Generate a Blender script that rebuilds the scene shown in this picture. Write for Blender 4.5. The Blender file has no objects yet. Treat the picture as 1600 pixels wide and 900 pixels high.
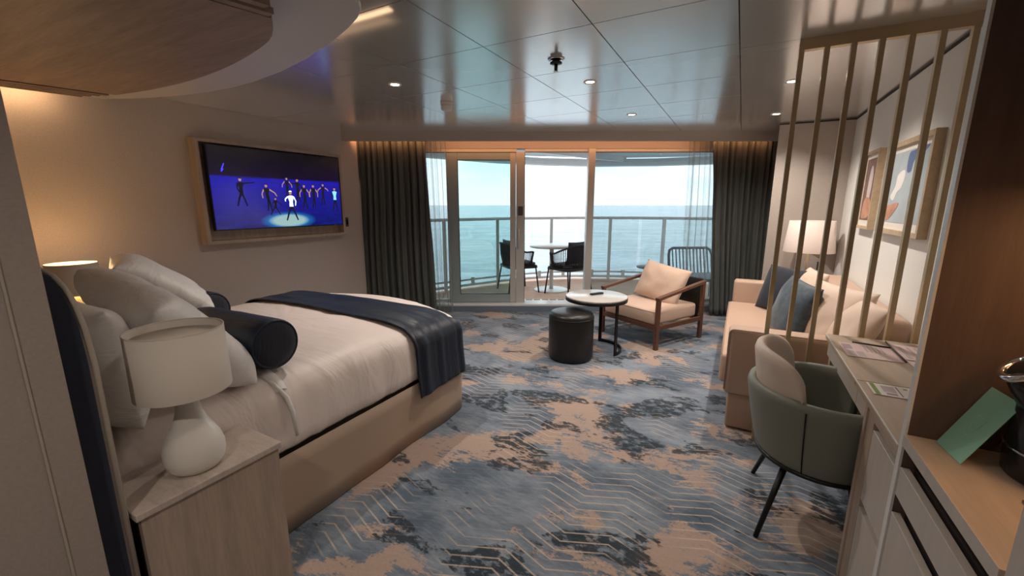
import bpy, bmesh, math, random
from mathutils import Vector, Matrix, noise
S = bpy.context.scene
C = S.collection
rnd = random.Random(7)
PI = math.pi
PSI = 0.49752            # the window wall is turned this far against the side walls
H = 2.28                 # ceiling height
# ------------------------------------------------------------------ camera
cam = bpy.data.cameras.new('camera')
cam.sensor_width = 36.0
cam.lens = 36.0 * 650 / 1600
cam.clip_start = 0.02
cam.clip_end = 30000
camo = bpy.data.objects.new('camera', cam)
C.objects.link(camo)
camo.location = (0, 0, 1.44)
camo.rotation_euler = (PI / 2 - math.atan(130 / 650), 0, PSI)
S.camera = camo
# ------------------------------------------------------------------ view
S.view_settings.view_transform = 'Standard'
S.view_settings.look = 'None'
S.view_settings.gamma = 1
S.view_settings.use_curve_mapping = False
S.view_settings.exposure = 0.65
# ------------------------------------------------------------------ node helper
class NT:
    def __init__(self, tree):
        self.t = tree
    def n(self, typ, **kw):
        nd = self.t.nodes.new(typ)
        for k, v in kw.items():
            if k.startswith('i_'):
                key = k[2:]
                key = int(key) if key.isdigit() else key.replace('_', ' ')
                nd.inputs[key].default_value = v
            else:
                setattr(nd, k, v)
        return nd
    def l(self, a, b):
        self.t.links.new(a, b)
    def math(self, op, a, b=None, c=None, clamp=False):
        nd = self.t.nodes.new('ShaderNodeMath')
        nd.operation = op
        nd.use_clamp = clamp
        for i, v in enumerate((a, b, c)):
            if v is None:
                continue
            if isinstance(v, (int, float)):
                nd.inputs[i].default_value = v
            else:
                self.l(v, nd.inputs[i])
        return nd.outputs[0]
    def mix(self, fac, a, b):
        nd = self.t.nodes.new('ShaderNodeMix')
        nd.data_type = 'RGBA'
        for s, v in ((0, fac), (6, a), (7, b)):
            if isinstance(v, (int, float)):
                nd.inputs[s].default_value = v
            elif isinstance(v, tuple):
                nd.inputs[s].default_value = (*v, 1)
            else:
                self.l(v, nd.inputs[s])
        return nd.outputs[2]
    def noise(self, vec, scale, detail=4, rough=.5, dist=0):
        nd = self.n('ShaderNodeTexNoise')
        nd.inputs['Scale'].default_value = scale
        nd.inputs['Detail'].default_value = detail
        nd.inputs['Roughness'].default_value = rough
        nd.inputs['Distortion'].default_value = dist
        self.l(vec, nd.inputs['Vector'])
        return nd.outputs[0]
    def ramp(self, v, a, b):
        nd = self.n('ShaderNodeMapRange')
        nd.inputs[1].default_value = a
        nd.inputs[2].default_value = b
        self.l(v, nd.inputs[0])
        return nd.outputs[0]
    def mapping(self, vec, scale=(1, 1, 1), loc=(0, 0, 0), rot=(0, 0, 0)):
        nd = self.n('ShaderNodeMapping')
        nd.inputs['Scale'].default_value = scale
        nd.inputs['Location'].default_value = loc
        nd.inputs['Rotation'].default_value = rot
        self.l(vec, nd.inputs['Vector'])
        return nd.outputs[0]
# ------------------------------------------------------------------ sky
w = bpy.data.worlds.new('sky')
S.world = w
w.use_nodes = True
k = NT(w.node_tree)
w.node_tree.nodes.clear()
tc = k.n('ShaderNodeTexCoord')
sep = k.n('ShaderNodeSeparateXYZ')
k.l(tc.outputs['Generated'], sep.inputs[0])
cl = k.noise(k.mapping(tc.outputs['Generated'], (1.6, 1.6, 7)), 2.2, 6, .55, .3)
clm = k.ramp(cl, .40, .62)
skyc = k.mix(clm, (.62, .80, .90), (.97, .98, 1.0))
hz = k.ramp(sep.outputs[2], .0, .12)
skyc2 = k.mix(hz, (.93, .96, 1.0), skyc)
bg = k.n('ShaderNodeBackground')
k.l(skyc2, bg.inputs[0])
bg.inputs[1].default_value = 1.72
wo = k.n('ShaderNodeOutputWorld')
k.l(bg.outputs[0], wo.inputs[0])
# light portal: only guides the sampling of the sky through the window opening
def area_light(name, loc, rot, sx, sy, power, col, portal=False, spread=None):
    d = bpy.data.lights.new(name, 'AREA')
    d.shape = 'RECTANGLE'
    d.size = sx
    d.size_y = sy
    d.energy = power
    d.color = col
    if spread:
        d.spread = spread
    if portal:
        d.cycles.is_portal = True
    o = bpy.data.objects.new(name, d)
    C.objects.link(o)
    o.location = loc
    o.rotation_euler = rot
    return o
def RW(r, wd, z=0.0):
    c, s = math.cos(PSI), math.sin(PSI)
    return Vector((c * r - s * wd, s * r + c * wd, z))
area_light('window_portal', RW(.75, 5.9, 1.12), (PI / 2, 0, PSI + PI), 4.2, 2.1, 1, (1, 1, 1), True)
# ------------------------------------------------------------------ materials
M = {}
def mat(name, col, rough=.6, metal=0.0, bump=None, var=None, grain=None, spec=.5, sheen=0, coat=0, wood=None):
    m = bpy.data.materials.new(name)
    m.use_nodes = True
    k = NT(m.node_tree)
    p = m.node_tree.nodes['Principled BSDF']
    p.inputs['Base Color'].default_value = (*col, 1)
    p.inputs['Roughness'].default_value = rough
    p.inputs['Metallic'].default_value = metal
    p.inputs['Specular IOR Level'].default_value = spec
    p.inputs['Sheen Weight'].default_value = sheen
    p.inputs['Coat Weight'].default_value = coat
    tc = k.n('ShaderNodeTexCoord')
    v = tc.outputs['Object']
    if var:      # (scale, amount)
        f = k.noise(v, var[0], 4, .6)
        k.l(k.mix(k.ramp(f, .3, .7), tuple(c * (1 - var[1]) for c in col), tuple(min(1, c * (1 + var[1])) for c in col)), p.inputs['Base Color'])
    if wood:     # (stretch xyz, amount)
        f = k.noise(k.mapping(v, wood[0]), 3.0, 5, .6, .4)
        f2 = k.noise(k.mapping(v, tuple(a * 6 for a in wood[0])), 3.0, 3, .6)
        ff = k.math('ADD', k.math('MULTIPLY', f, .65), k.math('MULTIPLY', f2, .35))
        k.l(k.mix(k.ramp(ff, .35, .65), tuple(c * (1 - wood[1]) for c in col), tuple(min(1, c * (1 + wood[1])) for c in col)), p.inputs['Base Color'])
    if bump:     # (scale, strength, distance)
        b = k.n('ShaderNodeBump')
        b.inputs['Strength'].default_value = bump[1]
        b.inputs['Distance'].default_value = bump[2]
        k.l(k.noise(k.mapping(v, bump[3]) if len(bump) > 3 else v, bump[0], 3, .6, 0.6 if len(bump) > 3 else 0), b.inputs['Height'])
        k.l(b.outputs[0], p.inputs['Normal'])
    M[name] = m
    return m
def emit(name, col, strength):
    m = bpy.data.materials.new(name)
    m.use_nodes = True
    p = m.node_tree.nodes['Principled BSDF']
    p.inputs['Base Color'].default_value = (*col, 1)
    p.inputs['Emission Color'].default_value = (*col, 1)
    p.inputs['Emission Strength'].default_value = strength
    M[name] = m
    return m
mat('wall_beige', (.53, .47, .435), .75, bump=(260, .35, .002), var=(90, .07))
mat('wall_pale', (.80, .80, .77), .75, bump=(260, .3, .002), var=(120, .05))
mat('wall_taupe', (.46, .41, .37), .75, bump=(260, .3, .002), var=(90, .05))
mat('corridor_wall', (.36, .305, .265), .7, bump=(300, .3, .002), var=(120, .06))
mat('ceiling_metal', (.90, .90, .89), .19, .66, spec=.8, var=(1.5, .03))
mat('ceiling_matt', (.62, .62, .61), .42, .15, spec=.5)
mat('canopy_wood', (.30, .22, .17), .5, wood=((.6, 7, 7), .22))
mat('oak_pale', (.47, .38, .30), .45, wood=((7, 1.0, 7), .12))
mat('oak_tall', (.42, .33, .265), .5, wood=((8, 8, .7), .16))
mat('oak_desk', (.47, .37, .28), .42, wood=((8, .8, 8), .1))
mat('cabinet_front', (.52, .47, .42), .42, wood=((9, 9, 1.2), .06))
mat('edge_white', (.72, .72, .70), .35)
mat('dark_panel', (.12, .078, .062), .6, wood=((9, 9, .8), .15))
mat('recess_dark', (.03, .022, .018), .7)
mat('stone_top', (.52, .44, .38), .3, wood=((3, 9, 3), .16))
mat('brass_bar', (.62, .48, .29), .3, .55, spec=.5)
mat('navy_fabric', (.008, .012, .026), .75, sheen=.15, bump=(400, .3, .001))
mat('navy_satin', (.007, .016, .034), .45, sheen=.05, spec=.4, bump=(1, .4, .02, (3, 16, 4)))
mat('piping', (.42, .37, .30), .7)
mat('linen_white', (.78, .76, .74), .55, sheen=.1, bump=(14, .25, .012))
mat('duvet', (.80, .715, .67), .5, sheen=.15, bump=(1, .45, .03, (1.8, 6, 2.5)))
mat('pillow_white', (.84, .83, .81), .5, sheen=.1, bump=(1, .55, .03, (5, 5, 11)))
mat('skirt_beige', (.44, .335, .255), .75, bump=(300, .3, .001))
mat('lamp_white', (.80, .77, .71), .3, spec=.5)
mat('shade_white', (.68, .62, .54), .65)
mat('shade_pink', (.78, .66, .60), .7)
mat('curtain_dark', (.085, .093, .088), .8, wood=((22, 22, .35), .35))
mat('frame_alu', (.50, .49, .47), .35, .2)
mat('frame_door', (.30, .36, .38), .35, .2)
mat('gasket', (.02, .02, .02), .5)
mat('sill_white', (.62, .64, .65), .3)
mat('riser_blue', (.13, .17, .22), .8)
mat('black_leather', (.012, .011, .011), .38, spec=.45, bump=(180, .12, .001))
mat('black_metal', (.012, .011, .011), .4, .3)
mat('table_top', (.50, .48, .46), .22, spec=.6, var=(25, .05))
mat('chair_wood', (.13, .06, .035), .4, wood=((6, 6, 6), .2))
mat('peach_fabric', (.60, .44, .345), .75, sheen=.2, bump=(160, .2, .001), var=(30, .03))
mat('sofa_leather', (.52, .37, .28), .5, spec=.35, bump=(200, .15, .001))
mat('sofa_base', (.42, .29, .215), .6, bump=(200, .15, .001))
mat('cream_cushion', (.66, .52, .42), .65, sheen=.2)
mat('velvet_blue', (.030, .052, .075), .6, sheen=.25, var=(22, .55))
mat('green_leather', (.20, .215, .18), .5, spec=.4, bump=(220, .15, .001))
mat('beige_leather', (.68, .57, .48), .5, spec=.4)
mat('plastic_black', (.012, .012, .014), .25)
mat('plastic_grey', (.06, .06, .06), .45)
mat('plastic_white', (.75, .73, .70), .4)
mat('chrome', (.75, .75, .76), .12, 1.0)
mat('rope', (.035, .030, .034), .8)
mat('cushion_dark', (.05, .045, .055), .8)
mat('balcony_white', (.92, .92, .91), .4)
mat('balcony_ceiling', (.86, .86, .85), .6)
mat('table_white', (.78, .76, .72), .35)
mat('chair_grey', (.35, .36, .40), .6)
mat('deck', (.66, .40, .27), .7, var=(6, .12), bump=(60, .2, .002))
mat('paper_pink', (.66, .50, .47), .6)
mat('paper_white', (.78, .72, .66), .6)
mat('print_purple', (.36, .27, .32), .6)
mat('print_grey', (.45, .38, .37), .6)
mat('print_dark', (.06, .04, .045), .6)
mat('print_green', (.20, .30, .08), .6)
mat('card_green', (.26, .52, .40), .45)
mat('card_pale', (.45, .62, .52), .45)
mat('mat_woven', (.20, .11, .06), .7, wood=((3, 40, 3), .4))
mat('art_mat', (.80, .76, .70), .7)
mat('art_sky', (.42, .49, .53), .7, var=(6, .1))
mat('art_blue', (.11, .16, .30), .7)
mat('art_white', (.78, .77, .76), .7)
mat('art_yellow', (.55, .42, .08), .7)
mat('art_rust', (.55, .28, .19), .7, var=(9, .2))
mat('art_brown', (.22, .13, .11), .7, var=(14, .3))
mat('art_pale', (.66, .56, .54), .7)
mat('frame_oak', (.50, .38, .25), .45, wood=((8, 8, 8), .15))
emit('lamp_glow', (1.0, .62, .22), 6.0)
emit('downlight_glow', (1.0, .78, .5), 14.0)
emit('led_strip', (1.0, .5, .2), 5.0)
# glass: tinted, see-through with a fresnel reflection
def glass(name, tint, refl=1.0):
    m = bpy.data.materials.new(name)
    m.use_nodes = True
    k = NT(m.node_tree)
    m.node_tree.nodes.clear()
    tr = k.n('ShaderNodeBsdfTransparent')
    tr.inputs[0].default_value = (*tint, 1)
    gl = k.n('ShaderNodeBsdfGlossy')
    gl.inputs[0].default_value = (1, 1, 1, 1)
    gl.inputs['Roughness'].default_value = .01
    fr = k.n('ShaderNodeFresnel')
    fr.inputs[0].default_value = 1.35
    mx = k.n('ShaderNodeMixShader')
    k.l(k.math('MULTIPLY', fr.outputs[0], refl), mx.inputs[0])
    k.l(tr.outputs[0], mx.inputs[1])
    k.l(gl.outputs[0], mx.inputs[2])
    o = k.n('ShaderNodeOutputMaterial')
    k.l(mx.outputs[0], o.inputs[0])
    M[name] = m
glass('glass_pane', (.685, .745, .76))
glass('glass_door', (.91, 1.0, .98))
glass('glass_rail', (.93, .96, .96))
def sheer(name):
    m = bpy.data.materials.new(name)
    m.use_nodes = True
    k = NT(m.node_tree)
    m.node_tree.nodes.clear()
    tr = k.n('ShaderNodeBsdfTransparent')
    tr.inputs[0].default_value = (.97, .97, .96, 1)
    df = k.n('ShaderNodeBsdfDiffuse')
    df.inputs[0].default_value = (.42, .44, .42, 1)
    tl = k.n('ShaderNodeBsdfTranslucent')
    tl.inputs[0].default_value = (.5, .52, .50, 1)
    m1 = k.n('ShaderNodeMixShader')
    m1.inputs[0].default_value = .5
    k.l(df.outputs[0], m1.inputs[1])
    k.l(tl.outputs[0], m1.inputs[2])
    # more cloth seen edge-on, less face-on (threads overlap in the folds)
    lw = k.n('ShaderNodeLayerWeight')
    lw.inputs[0].default_value = .35
    mx = k.n('ShaderNodeMixShader')
    k.l(k.math('ADD', k.math('MULTIPLY', lw.outputs[1], .7), .10, clamp=True), mx.inputs[0])
    k.l(tr.outputs[0], mx.inputs[1])
    k.l(m1.outputs[0], mx.inputs[2])
    o = k.n('ShaderNodeOutputMaterial')
    k.l(mx.outputs[0], o.inputs[0])
    M[name] = m
sheer('sheer')
# carpet
def carpet():
    m = bpy.data.materials.new('carpet')
    m.use_nodes = True
    k = NT(m.node_tree)
    p = m.node_tree.nodes['Principled BSDF']
    p.inputs['Roughness'].default_value = .95
    p.inputs['Specular IOR Level'].default_value = .12
    p.inputs['Sheen Weight'].default_value = .15
    tc = k.n('ShaderNodeTexCoord')
    v = tc.outputs['Object']
    sp = k.n('ShaderNodeSeparateXYZ')
    k.l(v, sp.inputs[0])
    X, Y = sp.outputs[0], sp.outputs[1]
    streak = k.noise(k.mapping(v, (9, 48, 1)), 1.0, 3, .7)
    fine = k.noise(v, 70, 3, .7)
    base = k.noise(k.mapping(v, (1.5, 2.6, 1), (3, 1, 0)), 1.4, 6, .65, .2)
    base = k.math('ADD', base, k.math('MULTIPLY', k.math('SUBTRACT', streak, .5), .35))
    c = k.mix(k.ramp(base, .36, .64), (.085, .12, .165), (.25, .295, .35))
    # tan patches
    t = k.noise(k.mapping(v, (1, 1.15, 1), (11.3, 4.2, 0)), 1.5, 7, .62, .25)
    t = k.math('ADD', t, k.math('MULTIPLY', k.math('SUBTRACT', streak, .5), .16))
    t = k.math('ADD', t, k.math('MULTIPLY', k.math('SUBTRACT', fine, .5), .10))
    tm = k.ramp(t, .515, .538)
    c = k.mix(k.math('MULTIPLY', tm, .92), c, k.mix(fine, (.35, .255, .205), (.47, .355, .29)))
    # dark blotches, broken up inside
    d = k.noise(k.mapping(v, (1, 1.7, 1), (2.7, 9.1, 0)), 2.0, 5, .55, .35)
    d = k.math('ADD', d, k.math('MULTIPLY', k.math('SUBTRACT', streak, .5), .12))
    dm = k.ramp(d, .555, .572)
    hole = k.ramp(k.noise(k.mapping(v, (1, 1.6, 1)), 17, 4, .65), .40, .50)
    dm = k.math('MULTIPLY', dm, hole)
    c = k.mix(k.math('MULTIPLY', dm, .9), c, (.016, .028, .040))
    # fine stepped lines running across
    ph = k.math('PINGPONG', k.math('ADD', X, .562), .19)
    zig = k.math('MULTIPLY', ph, .38)
    drift = k.math('MULTIPLY', X, .04)
    yy = k.math('DIVIDE', k.math('SUBTRACT', k.math('SUBTRACT', Y, zig), drift), .0545)
    fr = k.math('ABSOLUTE', k.math('SUBTRACT', k.math('FRACT', yy), .5))
    ln = k.ramp(fr, .085, .055)
    bandn = k.noise(k.mapping(v, (1.3, .8, 1), (5.2, .4, 0)), 1.25, 2, .5)
    band = k.math('ADD', k.math('MULTIPLY', k.ramp(bandn, .50, .56), .85), .12)
    lnm = k.math('MULTIPLY', k.math('MULTIPLY', ln, band), k.ramp(fine, .25, .45))
    c = k.mix(k.math('MULTIPLY', lnm, .75), c, (.56, .45, .36))
    k.l(c, p.inputs['Base Color'])
    b = k.n('ShaderNodeBump')
    b.inputs['Strength'].default_value = .5
    b.inputs['Distance'].default_value = .004
    k.l(k.noise(v, 240, 2, .6), b.inputs['Height'])
    k.l(b.outputs[0], p.inputs['Normal'])
    M['carpet'] = m
carpet()
def sea_mat():
    m = bpy.data.materials.new('sea')
    m.use_nodes = True
    k = NT(m.node_tree)
    p = m.node_tree.nodes['Principled BSDF']
    p.inputs['Base Color'].default_value = (.085, .15, .19, 1)
    p.inputs['Roughness'].default_value = .22
    tc = k.n('ShaderNodeTexCoord')
    v = k.mapping(tc.outputs['Object'], (1, 1, 1), (0, 0, 0), (0, 0, -PSI))
    v = k.mapping(v, (.35, 1, 1))
    b = k.n('ShaderNodeBump')
    b.inputs['Strength'].default_value = 1.0
    b.inputs['Distance'].default_value = 1.3
    n1 = k.noise(v, .16, 7, .62, .3)
    k.l(n1, b.inputs['Height'])
    k.l(b.outputs[0], p.inputs['Normal'])
    # wave shading painted into the colour: noise gives darker troughs, paler crests
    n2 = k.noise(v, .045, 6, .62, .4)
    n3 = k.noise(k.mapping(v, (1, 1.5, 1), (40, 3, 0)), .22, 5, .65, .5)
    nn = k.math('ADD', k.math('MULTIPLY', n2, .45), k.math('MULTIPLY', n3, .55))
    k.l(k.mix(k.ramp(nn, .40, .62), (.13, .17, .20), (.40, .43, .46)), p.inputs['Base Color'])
    M['sea'] = m
sea_mat()
def screen_mat():
    m = bpy.data.materials.new('screen')
    m.use_nodes = True
    k = NT(m.node_tree)
    p = m.node_tree.nodes['Principled BSDF']
    p.inputs['Base Color'].default_value = (.005, .005, .006, 1)
    p.inputs['Roughness'].default_value = .12
    tc = k.n('ShaderNodeTexCoord')
    sp = k.n('ShaderNodeSeparateXYZ')
    k.l(tc.outputs['Object'], sp.inputs[0])     # object space: y 0..1.34 along, z 0..0.725 up
    Y = k.math('DIVIDE', sp.outputs[1], 1.34)
    Z = k.math('DIVIDE', sp.outputs[2], .725)
    n1 = k.noise(k.mapping(tc.outputs['Object'], (1, 4, 14)), 2.2, 4, .6)
    blue = k.mix(k.ramp(Z, .02, .66), (.004, .006, .12), (.022, .012, .62))
    blue = k.mix(k.ramp(n1, .35, .75), blue, (.012, .02, .30))
    dark = k.mix(k.ramp(Z, .64, .95), (.012, .006, .030), (.006, .005, .008))
    c = k.mix(k.ramp(Z, .635, .66), blue, dark)
    # the stage spotlight pool on the dance floor (part of the broadcast picture)
    dx = k.math('DIVIDE', k.math('SUBTRACT', Y, .52), .17)
    dz = k.math('DIVIDE', k.math('SUBTRACT', Z, .085), .095)
    rr = k.math('SQRT', k.math('ADD', k.math('MULTIPLY', dx, dx), k.math('MULTIPLY', dz, dz)))
    c = k.mix(k.ramp(rr, 1.35, .85), c, (.01, .22, .62))
    c = k.mix(k.ramp(rr, 1.0, .7), c, (.42, .66, .66))
    k.l(c, p.inputs['Emission Color'])
    p.inputs['Emission Strength'].default_value = .5
    M['screen'] = m
screen_mat()
emit('pic_black', (.004, .004, .010), 1.0)
emit('pic_skin', (.28, .15, .12), 1.0)
emit('pic_white', (.62, .78, .80), 1.0)
emit('pic_cyan', (.18, .50, .72), 1.0)
emit('pic_logo', (.05, .04, .8), 1.0)
# ------------------------------------------------------------------ mesh helpers
def obj(name, bm, m=None, parent=None, smooth=False, loc=(0, 0, 0), rot=(0, 0, 0), bevel=0, seg=2, subs=0):
    me = bpy.data.meshes.new(name)
    bmesh.ops.recalc_face_normals(bm, faces=bm.faces[:])
    bm.to_mesh(me)
    bm.free()
    ms = m if isinstance(m, (list, tuple)) else [m]
    for q in ms:
        if q:
            me.materials.append(M[q])
    if smooth:
        for f in me.polygons:
            f.use_smooth = True
    o = bpy.data.objects.new(name, me)
    C.objects.link(o)
    o.location = loc
    o.rotation_euler = rot
    if parent:
        o.parent = parent
    if bevel:
        md = o.modifiers.new('bevel', 'BEVEL')
        md.width = bevel
        md.segments = seg
        md.limit_method = 'ANGLE'
        md.angle_limit = math.radians(40)
        if smooth:
            md.harden_normals = False
    if subs:
        md = o.modifiers.new('sub', 'SUBSURF')
        md.levels = subs
        md.render_levels = subs
    return o
def tag(o, label=None, cat=None, group=None, kind=None):
    if label:
        o['label'] = label
    if cat:
        o['category'] = cat
    if group:
        o['group'] = group
    if kind:
        o['kind'] = kind
    return o
def struct(o, label=None, cat=None):
    o['kind'] = 'structure'
    if label:
        o['label'] = label
    if cat:
        o['category'] = cat
    return o
def thing(name, label, cat, loc=(0, 0, 0), rz=0, group=None, kind=None):
    o = bpy.data.objects.new(name, None)
    o.empty_display_size = .1
    C.objects.link(o)
    o.location = loc
    o.rotation_euler = (0, 0, rz)
    tag(o, label, cat, group, kind)
    return o
def box(x0, x1, y0, y1, z0, z1, bm=None, mi=0):
    bm = bm or bmesh.new()
    vs = [bm.verts.new((x, y, z)) for x in (x0, x1) for y in (y0, y1) for z in (z0, z1)]
    for a in ((0, 1, 3, 2), (4, 6, 7, 5), (0, 4, 5, 1), (2, 3, 7, 6), (0, 2, 6, 4), (1, 5, 7, 3)):
        f = bm.faces.new([vs[i] for i in a])
        f.material_index = mi
    return bm
def tube(path, r, n=10, bm=None, closed=False, caps=True, mi=0, flat=None):
    bm = bm or bmesh.new()
    pts = [Vector(p) for p in path]
    rs = r if isinstance(r, (list, tuple)) else [r] * len(pts)
    rings = []
    up = Vector((0, 0, 1))
    prev = None
    L = len(pts)
    for i, p in enumerate(pts):
        if closed:
            t = pts[(i + 1) % L] - pts[i - 1]
        else:
            t = pts[min(i + 1, L - 1)] - pts[max(i - 1, 0)]
        t.normalize()
        if prev is None:
            a = t.cross(up)
            if a.length < .05:
                a = t.cross(Vector((1, 0, 0)))
            a.normalize()
        else:
            a = prev - t * prev.dot(t)
            a.normalize()
        prev = a
        b = t.cross(a)
        fx, fy = flat if flat else (1, 1)
        rings.append([bm.verts.new(p + a * (math.cos(2 * PI * j / n) * rs[i] * fx) + b * (math.sin(2 * PI * j / n) * rs[i] * fy)) for j in range(n)])
    for i in range(L if closed else L - 1):
        A, B = rings[i], rings[(i + 1) % L]
        for j in range(n):
            f = bm.faces.new((A[j], A[(j + 1) % n], B[(j + 1) % n], B[j]))
            f.material_index = mi
    if caps and not closed:
        bm.faces.new(rings[0]).material_index = mi
        bm.faces.new(rings[-1][::-1]).material_index = mi
    return bm
def bar(p, q, wx, wy, bm=None, up=(0, 0, 1), mi=0):
    """rectangular bar from p to q"""
    bm = bm or bmesh.new()
    p, q = Vector(p), Vector(q)
    t = (q - p).normalized()
    a = t.cross(Vector(up))
    if a.length < .02:
        a = t.cross(Vector((1, 0, 0)))
    a.normalize()
    b = a.cross(t)
    A = [bm.verts.new(p + a * (sx * wx / 2) + b * (sy * wy / 2)) for sx, sy in ((-1, -1), (1, -1), (1, 1), (-1, 1))]
    B = [bm.verts.new(q + a * (sx * wx / 2) + b * (sy * wy / 2)) for sx, sy in ((-1, -1), (1, -1), (1, 1), (-1, 1))]
    for i in range(4):
        bm.faces.new((A[i], A[(i + 1) % 4], B[(i + 1) % 4], B[i])).material_index = mi
    bm.faces.new(A).material_index = mi
    bm.faces.new(B[::-1]).material_index = mi
    return bm
def lathe(prof, n=40, bm=None, cap=True, mi=0, c=(0, 0)):
    bm = bm or bmesh.new()
    rings = []
    for r, z in prof:
        rings.append([bm.verts.new((c[0] + r * math.cos(2 * PI * j / n), c[1] + r * math.sin(2 * PI * j / n), z)) for j in range(n)])
    for A, B in zip(rings, rings[1:]):
        for j in range(n):
            bm.faces.new((A[j], A[(j + 1) % n], B[(j + 1) % n], B[j])).material_index = mi
    if cap:
        bm.faces.new(rings[0][::-1]).material_index = mi
        bm.faces.new(rings[-1]).material_index = mi
    return bm
def prism(poly, z0, z1, bm=None, mi=0):
    bm = bm or bmesh.new()
    A = [bm.verts.new((x, y, z0)) for x, y in poly]
    B = [bm.verts.new((x, y, z1)) for x, y in poly]
    n = len(poly)
    for i in range(n):
        bm.faces.new((A[i], A[(i + 1) % n], B[(i + 1) % n], B[i])).material_index = mi
    bm.faces.new(A[::-1]).material_index = mi
    bm.faces.new(B).material_index = mi
    return bm
def extr_x(prof, x0, x1, bm=None):
    """profile of (y, z) drawn out along x"""
    bm = bm or bmesh.new()
    A = [bm.verts.new((x0, y, z)) for y, z in prof]
    B = [bm.verts.new((x1, y, z)) for y, z in prof]
    n = len(prof)
    for i in range(n):
        bm.faces.new((A[i], A[(i + 1) % n], B[(i + 1) % n], B[i]))
    bm.faces.new(A)
    bm.faces.new(B[::-1])
    return bm
def grid(fn, nu, nv, bm=None, close_u=False, mi=0):
    bm = bm or bmesh.new()
    V = [[bm.verts.new(fn(i / (nu - (0 if close_u else 1)), j / (nv - 1))) for j in range(nv)] for i in range(nu)]
    for i in range(nu if close_u else nu - 1):
        for j in range(nv - 1):
            a, b = V[i], V[(i + 1) % nu]
            bm.faces.new((a[j], b[j], b[j + 1], a[j + 1])).material_index = mi
    return bm
def pillow_bm(wd, ht, th, seed=0, n=26, wr=.012, corner=.05, fat=2.6):
    """a stuffed cushion in the local xz plane, thickness along y"""
    bm = bmesh.new()
    front, back = {}, {}
    for i in range(n + 1):
        for j in range(n + 1):
            u, v = 2 * i / n - 1, 2 * j / n - 1
            pu, pv = math.sin(u * PI / 2) * .25 + u * .75, math.sin(v * PI / 2) * .25 + v * .75
            # edges pulled in between the corners
            x = pu * wd / 2 * (1 - corner * (1 - pv * pv) * abs(pu) ** 3)
            z = pv * ht / 2 * (1 - corner * (1 - pu * pu) * abs(pv) ** 3)
            t = max(0, (1 - abs(pu) ** fat)) ** .55 * max(0, (1 - abs(pv) ** fat)) ** .55
            q = noise.noise(Vector((x * 6 + seed * 7.3, z * 6, seed))) * wr
            q += noise.noise(Vector((x * 14 + seed * 3.1, z * 9, seed + 5))) * wr * .5
            edge = (i in (0, n) or j in (0, n))
            y = th / 2 * t + (0 if edge else q * (.4 + t))
            front[i, j] = bm.verts.new((x, -y if not edge else 0, z))
            back[i, j] = front[i, j] if edge else bm.verts.new((x, th / 2 * t + q * .5, z))
    for i in range(n):
        for j in range(n):
            bm.faces.new((front[i, j], front[i + 1, j], front[i + 1, j + 1], front[i, j + 1]))
            b = (back[i, j], back[i, j + 1], back[i + 1, j + 1], back[i + 1, j])
            if len(set(b)) == 4:
                try:
                    bm.faces.new(b)
                except ValueError:
                    pass
    return bm
def rounded_rect(x0, x1, y0, y1, r, n=8):
    pts = []
    for cx, cy, a0 in ((x1 - r, y1 - r, 0), (x0 + r, y1 - r, PI / 2), (x0 + r, y0 + r, PI), (x1 - r, y0 + r, 1.5 * PI)):
        for i in range(n + 1):
            a = a0 + PI / 2 * i / n
            pts.append((cx + r * math.cos(a), cy + r * math.sin(a)))
    return pts
XL, XR = -4.20, .915
# ================================================================== SETTING
bm = bmesh.new()
foot = [(XL - .02, -2.0), (XR + .6, -2.0), (XR + .6, 6.4)] + [tuple(RW(r, 5.55)[:2]) for r in (3.6, -2.2)]
prism([(XL - .02, -2.0), (XR + .4, -2.0), (XR + .4, 5.50), (.36, 5.50)] + [tuple(RW(3.30, 5.56)[:2]), tuple(RW(-2.20, 5.56)[:2])], -.08, 0, bm)
struct(obj('floor', bm, 'carpet'))
struct(obj('wall_left', box(XL - .12, XL, -2.0, 4.32, 0, 2.6), 'wall_beige'))
struct(obj('wall_right', box(XR, XR + .1, -2.0, 5.55, 0, 2.6), 'wall_pale'))
# dark shadow gap where the right wall meets the ceiling
struct(obj('trim_1', box(XR - .006, XR, 1.50, 5.44, H - .016, H - .001), 'recess_dark'))
# pier behind the sofa lamp and its return beside the curtain
pier = [(.262, 5.44), (XR, 5.44), (XR, 5.60), (.262 + .2, 5.60), tuple(RW(3.40, 5.60)[:2]), tuple(RW(3.18, 5.13)[:2])]
struct(obj('wall_pier', prism([(.270, 5.44), (XR, 5.44), (XR, 6.4), (.42, 6.9), tuple(RW(3.42, 5.75)[:2]), tuple(RW(3.19, 5.14)[:2])], 0, 2.6), 'wall_taupe'))
struct(obj('trim_2', box(.268, XR - .006, 5.432, 5.44, H - .014, H - .001), 'recess_dark'))
struct(obj('wall_headboard', box(XL, -1.36, -2.0, .305, 0, 2.6), 'corridor_wall'))
# the light joint line in the wall end cap
struct(obj('trim_3', box(-1.3605, -1.3565, .243, .2475, 0, H), 'piping'))
struct(obj('wall_entrance', box(-1.36, XR, -2.1, -2.0, 0, 2.6), 'corridor_wall'))
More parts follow.
